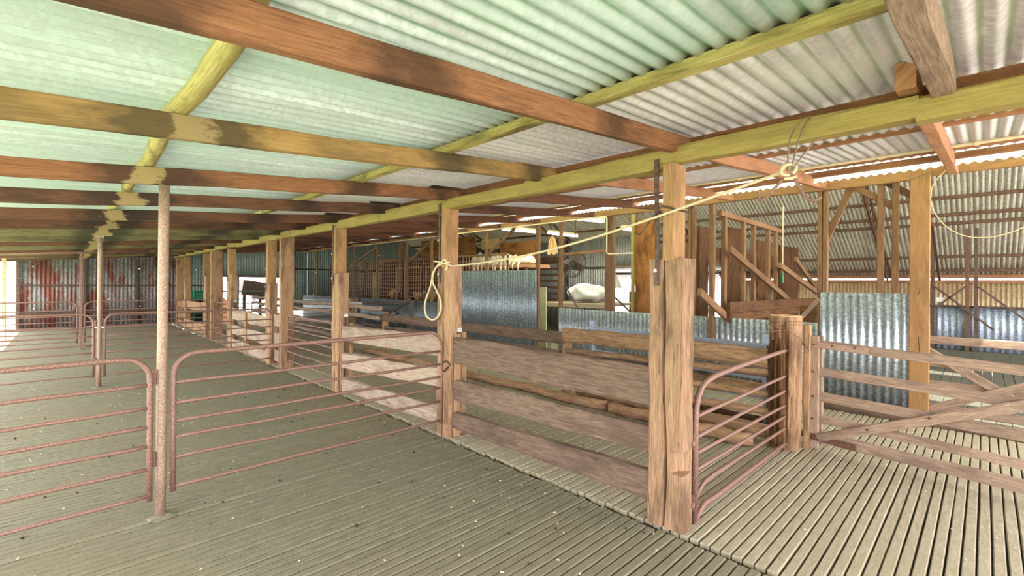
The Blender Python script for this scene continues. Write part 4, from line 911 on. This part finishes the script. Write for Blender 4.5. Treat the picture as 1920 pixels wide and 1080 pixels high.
# columns and blue partition on the right
RX = 12.75
b = MB(); b.box(RX-.25, 14.4, -3.2, 2.1, .02, .19); tag(build(b, 'raised_floor', 'slat_mid'), 'dark raised floor along the blue corrugated partition', 'platform')
part('long blue-grey corrugated partition in the far right', -3.1, 2.05, .19, 1.03, 'wall_blue', RX+.02, .10)
b = MB(); b.beam((RX-.02, -3.1, 1.05), (RX-.02, 2.05, 1.05), .05, .04); tag(build(b, 'capping_rail', 'darksteel'), 'dark steel capping on the blue partition', 'rail')
def steel_col(lab, y, x=RX-.12, pair=True):
    t = thing('steel_column', lab, 'column', (x, y, .19), 'steel columns by the blue partition')
    for d in ((-.06, .06) if pair else (0,)):
        b = MB(); b.beam((x, y+d, .19), (x, y+d, zm(x)-.06), .06, .06, (1, 0, 0), ch=.002); build(b, 'angle', 'redsteel' if d > 0 else 'darksteel', t)
    for s_ in (-1, 1):
        b = MB(); b.beam((x-.05, y+s_*.08, 1.45), (x-.05, y+s_*.92, .62), .02, .035, ch=.002); build(b, 'knee_brace', 'darksteel', t)
    return t
steel_col('paired steel column standing right of the tall sawn post', PX(1822, 540, RX-.12).y); steel_col('paired steel column hidden partly by the tall sawn post', PX(1744, 540, RX-.12).y+.02)
b = MB(); a = PX(1748, 420, 10.5); c = PX(1762, 525, 12.5); b.beam(a, c, .04, .06); tag(build(b, 'steel_rafter', 'redsteel'), 'rusty slanting steel rafter just right of the tall sawn post', 'rafter')
p = PX(1763, 562, RX-.1); t = thing('white_tag', 'small white tag hanging by the blue partition', 'tag', tuple(p)); b = MB(); b.beam((p.x, p.y-.05, p.z), (p.x, p.y+.06, p.z), .02, .10); b.tube([(p.x, p.y, p.z+.05), (p.x, p.y-.01, p.z+.14)], .02, 6); build(b, 'card', 'white_cloth', t)
# strip lights
def strip(lab, p0, p1):
    p0 = Vector(p0); p1 = Vector(p1); t = thing('strip_light', lab, 'light', tuple(p0.lerp(p1, .5)), 'strip lights of the main shed')
    b = MB(); b.beam(p0+Vector((0, 0, .05)), p1+Vector((0, 0, .05)), .14, .05); build(b, 'housing', 'pvc', t)
    for s_ in (-.035, .035):
        b = MB(); d = (p1-p0).normalized(); sd_ = Vector((-d.y, d.x, 0))*s_; b.tube([p0+sd_, p1+sd_], .022, 8); build(b, 'tube', EM, t, smooth=True)
    b = MB(); b.tube([p0.lerp(p1, .5)+Vector((0, 0, .07)), p0.lerp(p1, .5)+Vector((0, 0, .9))], .006, 5); build(b, 'hanger', 'darksteel', t)
    ld = bpy.data.lights.new('tube_glow', 'AREA'); ld.shape = 'RECTANGLE'; ld.size = (p1-p0).length; ld.size_y = .1; ld.energy = 9; ld.color = (1, .97, .88)
    lo = bpy.data.objects.new('tube_glow', ld); COL.objects.link(lo); lo.location = p0.lerp(p1, .5)-Vector((0, 0, .03)); d = p1-p0; lo.rotation_euler = (0, 0, math.atan2(d.y, d.x))
t_ = NT('tube_light'); t_.b.inputs['Emission Color'].default_value = (1, .98, .88, 1); t_.b.inputs['Emission Strength'].default_value = 7; EM = t_.m
strip('lit strip light farthest left, over the fleece table', (7.6, 8.15, 2.75), (8.6, 7.98, 2.75)); strip('lit strip light in the middle, over the hanging cloth', (8.99, 7.89, 2.75), (10.1, 7.87, 2.75))
strip('lit strip light nearest, over the fan', (7.4, 5.79, 2.76), (8.12, 5.62, 2.76)); strip('lit strip light left of the orange slab', (9.2, 5.81, 2.72), (9.75, 5.83, 2.72))
# low lean-to outside the doorway
b = MB(); b.corr((12.1, 4, 2.12), (0, 1, 0), (1, 0, -.13), 6, 3.2, .09, .012, 2, 6); struct(build(b, 'ceiling_lean_to', 'roof_mint', smooth=True, solid=.002))
b = MB(); b.beam((14.2, 7.9, 0), (14.2, 7.9, 2.1), .08, .08, (1, 0, 0)); struct(build(b, 'trim_7', 'mossy'))
yd = PX(1188, 580, 13.2).y; b = MB(); b.beam((13.2, yd, -.62), (13.2, yd, 1.2), .16, .3, (1, 0, 0)); tag(build(b, 'dark_drum', 'black'), 'dark bin just outside the bright doorway', 'bin')

# ================================================================== FAR END: green yard panels, opening
def green_panel(lab, x0, x1, y, n=7, z1=1.1):
    t = thing('yard_barrier', lab, 'barrier', (x0, y, 0), 'green steel yard panels')
    b = MB(); b.tube([(x0, y, .05), (x0, y, z1), (x1, y, z1), (x1, y, .05)], .025, 8); build(b, 'frame', 'green', t)
    for k in range(n-1):
        b = MB(); b.tube([(x0, y, .12+k*(z1-.12)/n), (x1, y, .12+k*(z1-.12)/n)], .016, 6); build(b, 'bar', 'green', t)
green_panel('green steel panel right of the far hewn posts', 2.9, 4.1, 17.4); green_panel('green steel panel behind the pale wide post', 4.2, 5.6, 17.8)
t = thing('green_crush', 'green sheep handling crate by the end wall', 'crate', (3.1, 17.6, 0)); b = MB(); b.box(2.85, 3.3, 17.5, 18.2, .85, 1.10); build(b, 'hopper', 'green', t); b = MB(); b.box(2.9, 3.2, 17.6, 18.1, 0, .85); build(b, 'body', 'black', t)
b = MB(); b.beam((4.7, 19.6, 1.22), (5.55, 19.6, 1.10), .9, .55); b.box(4.8, 4.9, 19.5, 19.6, -.64, .98); b.box(5.35, 5.45, 19.5, 19.6, -.64, .9); tag(build(b, 'tank', 'darksteel'), 'dark tank seen outside through the end wall opening', 'tank')
b = MB(); b.v = [(3.7, 19.9, -.64), (5.6, 19.9, -.64), (3.7, 19.9, 1.42), (3.7, 20.1, -.64), (5.6, 20.1, -.64), (3.7, 20.1, 1.42)]
for f in ([0, 1, 2], [3, 5, 4], [0, 2, 5, 3], [1, 4, 5, 2], [0, 3, 4, 1]): b.face(f, [(0, 0)]*len(f))
tag(build(b, 'ramp_side', 'rafter'), 'brown loading ramp outside the end wall opening', 'ramp')
# white feed tin table near the far stub post
b = MB(); b.box(4.9, 5.4, 11.0, 11.8, .84, .93); tw = tag(build(b, 'work_table', 'white_cloth'), 'small white table far down the race', 'table')
b = MB(); b.box(5.0, 5.08, 11.05, 11.13, 0, .84); build(b, 'leg', 'redsteel', tw); b = MB(); b.box(5.25, 5.33, 11.65, 11.73, 0, .84); build(b, 'leg', 'redsteel', tw)
# shelves and boards far behind the mesh
for x, y, z, lab in ((9.4, 17.9, 1.35, 'cream board leaning at the far end, left one'), (9.9, 17.7, 1.35, 'cream board leaning at the far end, right one')):
    b = MB(); b.beam((x, y, 0), (x, y, z+.5), .35, .04, (0, 1, 0)); tag(build(b, 'leaning_board', 'cream'), lab, 'board')
# dark vertical trims on the left outside: corner post
b = MB(); b.beam((-1.03, 15.9, 0), (-1.03, 15.9, 1.93), .07, .07, (1, 0, 0)); tag(build(b, 'corner_post', 'endgrain'), 'pale post at the far left edge of the pens', 'post')

# dry straw and dung chips scattered over the slats
b = MB()
for i in range(480):
    if random.random() < .75: x, y = random.uniform(-1.2, 2.5), random.uniform(1.2, 12)
    else: x, y = random.uniform(2.6, 6.5), random.uniform(-.5, 7)
    r_ = random.uniform(.003, .009); a = random.uniform(0, 6.28)
    b.beam((x, y, .006), (x+r_*2*math.cos(a), y+r_*2*math.sin(a), .008), r_, .004, ch=.0005)
tag(build(b, 'straw_litter', 'fleece'), 'pale straw and fleece scraps scattered over the slatted floor', 'litter', kind='stuff')
b = MB()
for i in range(200):
    x, y = random.uniform(-1.2, 6.4), random.uniform(.2, 7); r_ = random.uniform(.004, .011)
    b.blob((x, y, .005), (r_, r_, r_*.7), 6, 4, .5, 3)
tag(build(b, 'sheep_droppings', 'dirt'), 'dark droppings scattered over the slatted floor', 'droppings', kind='stuff')
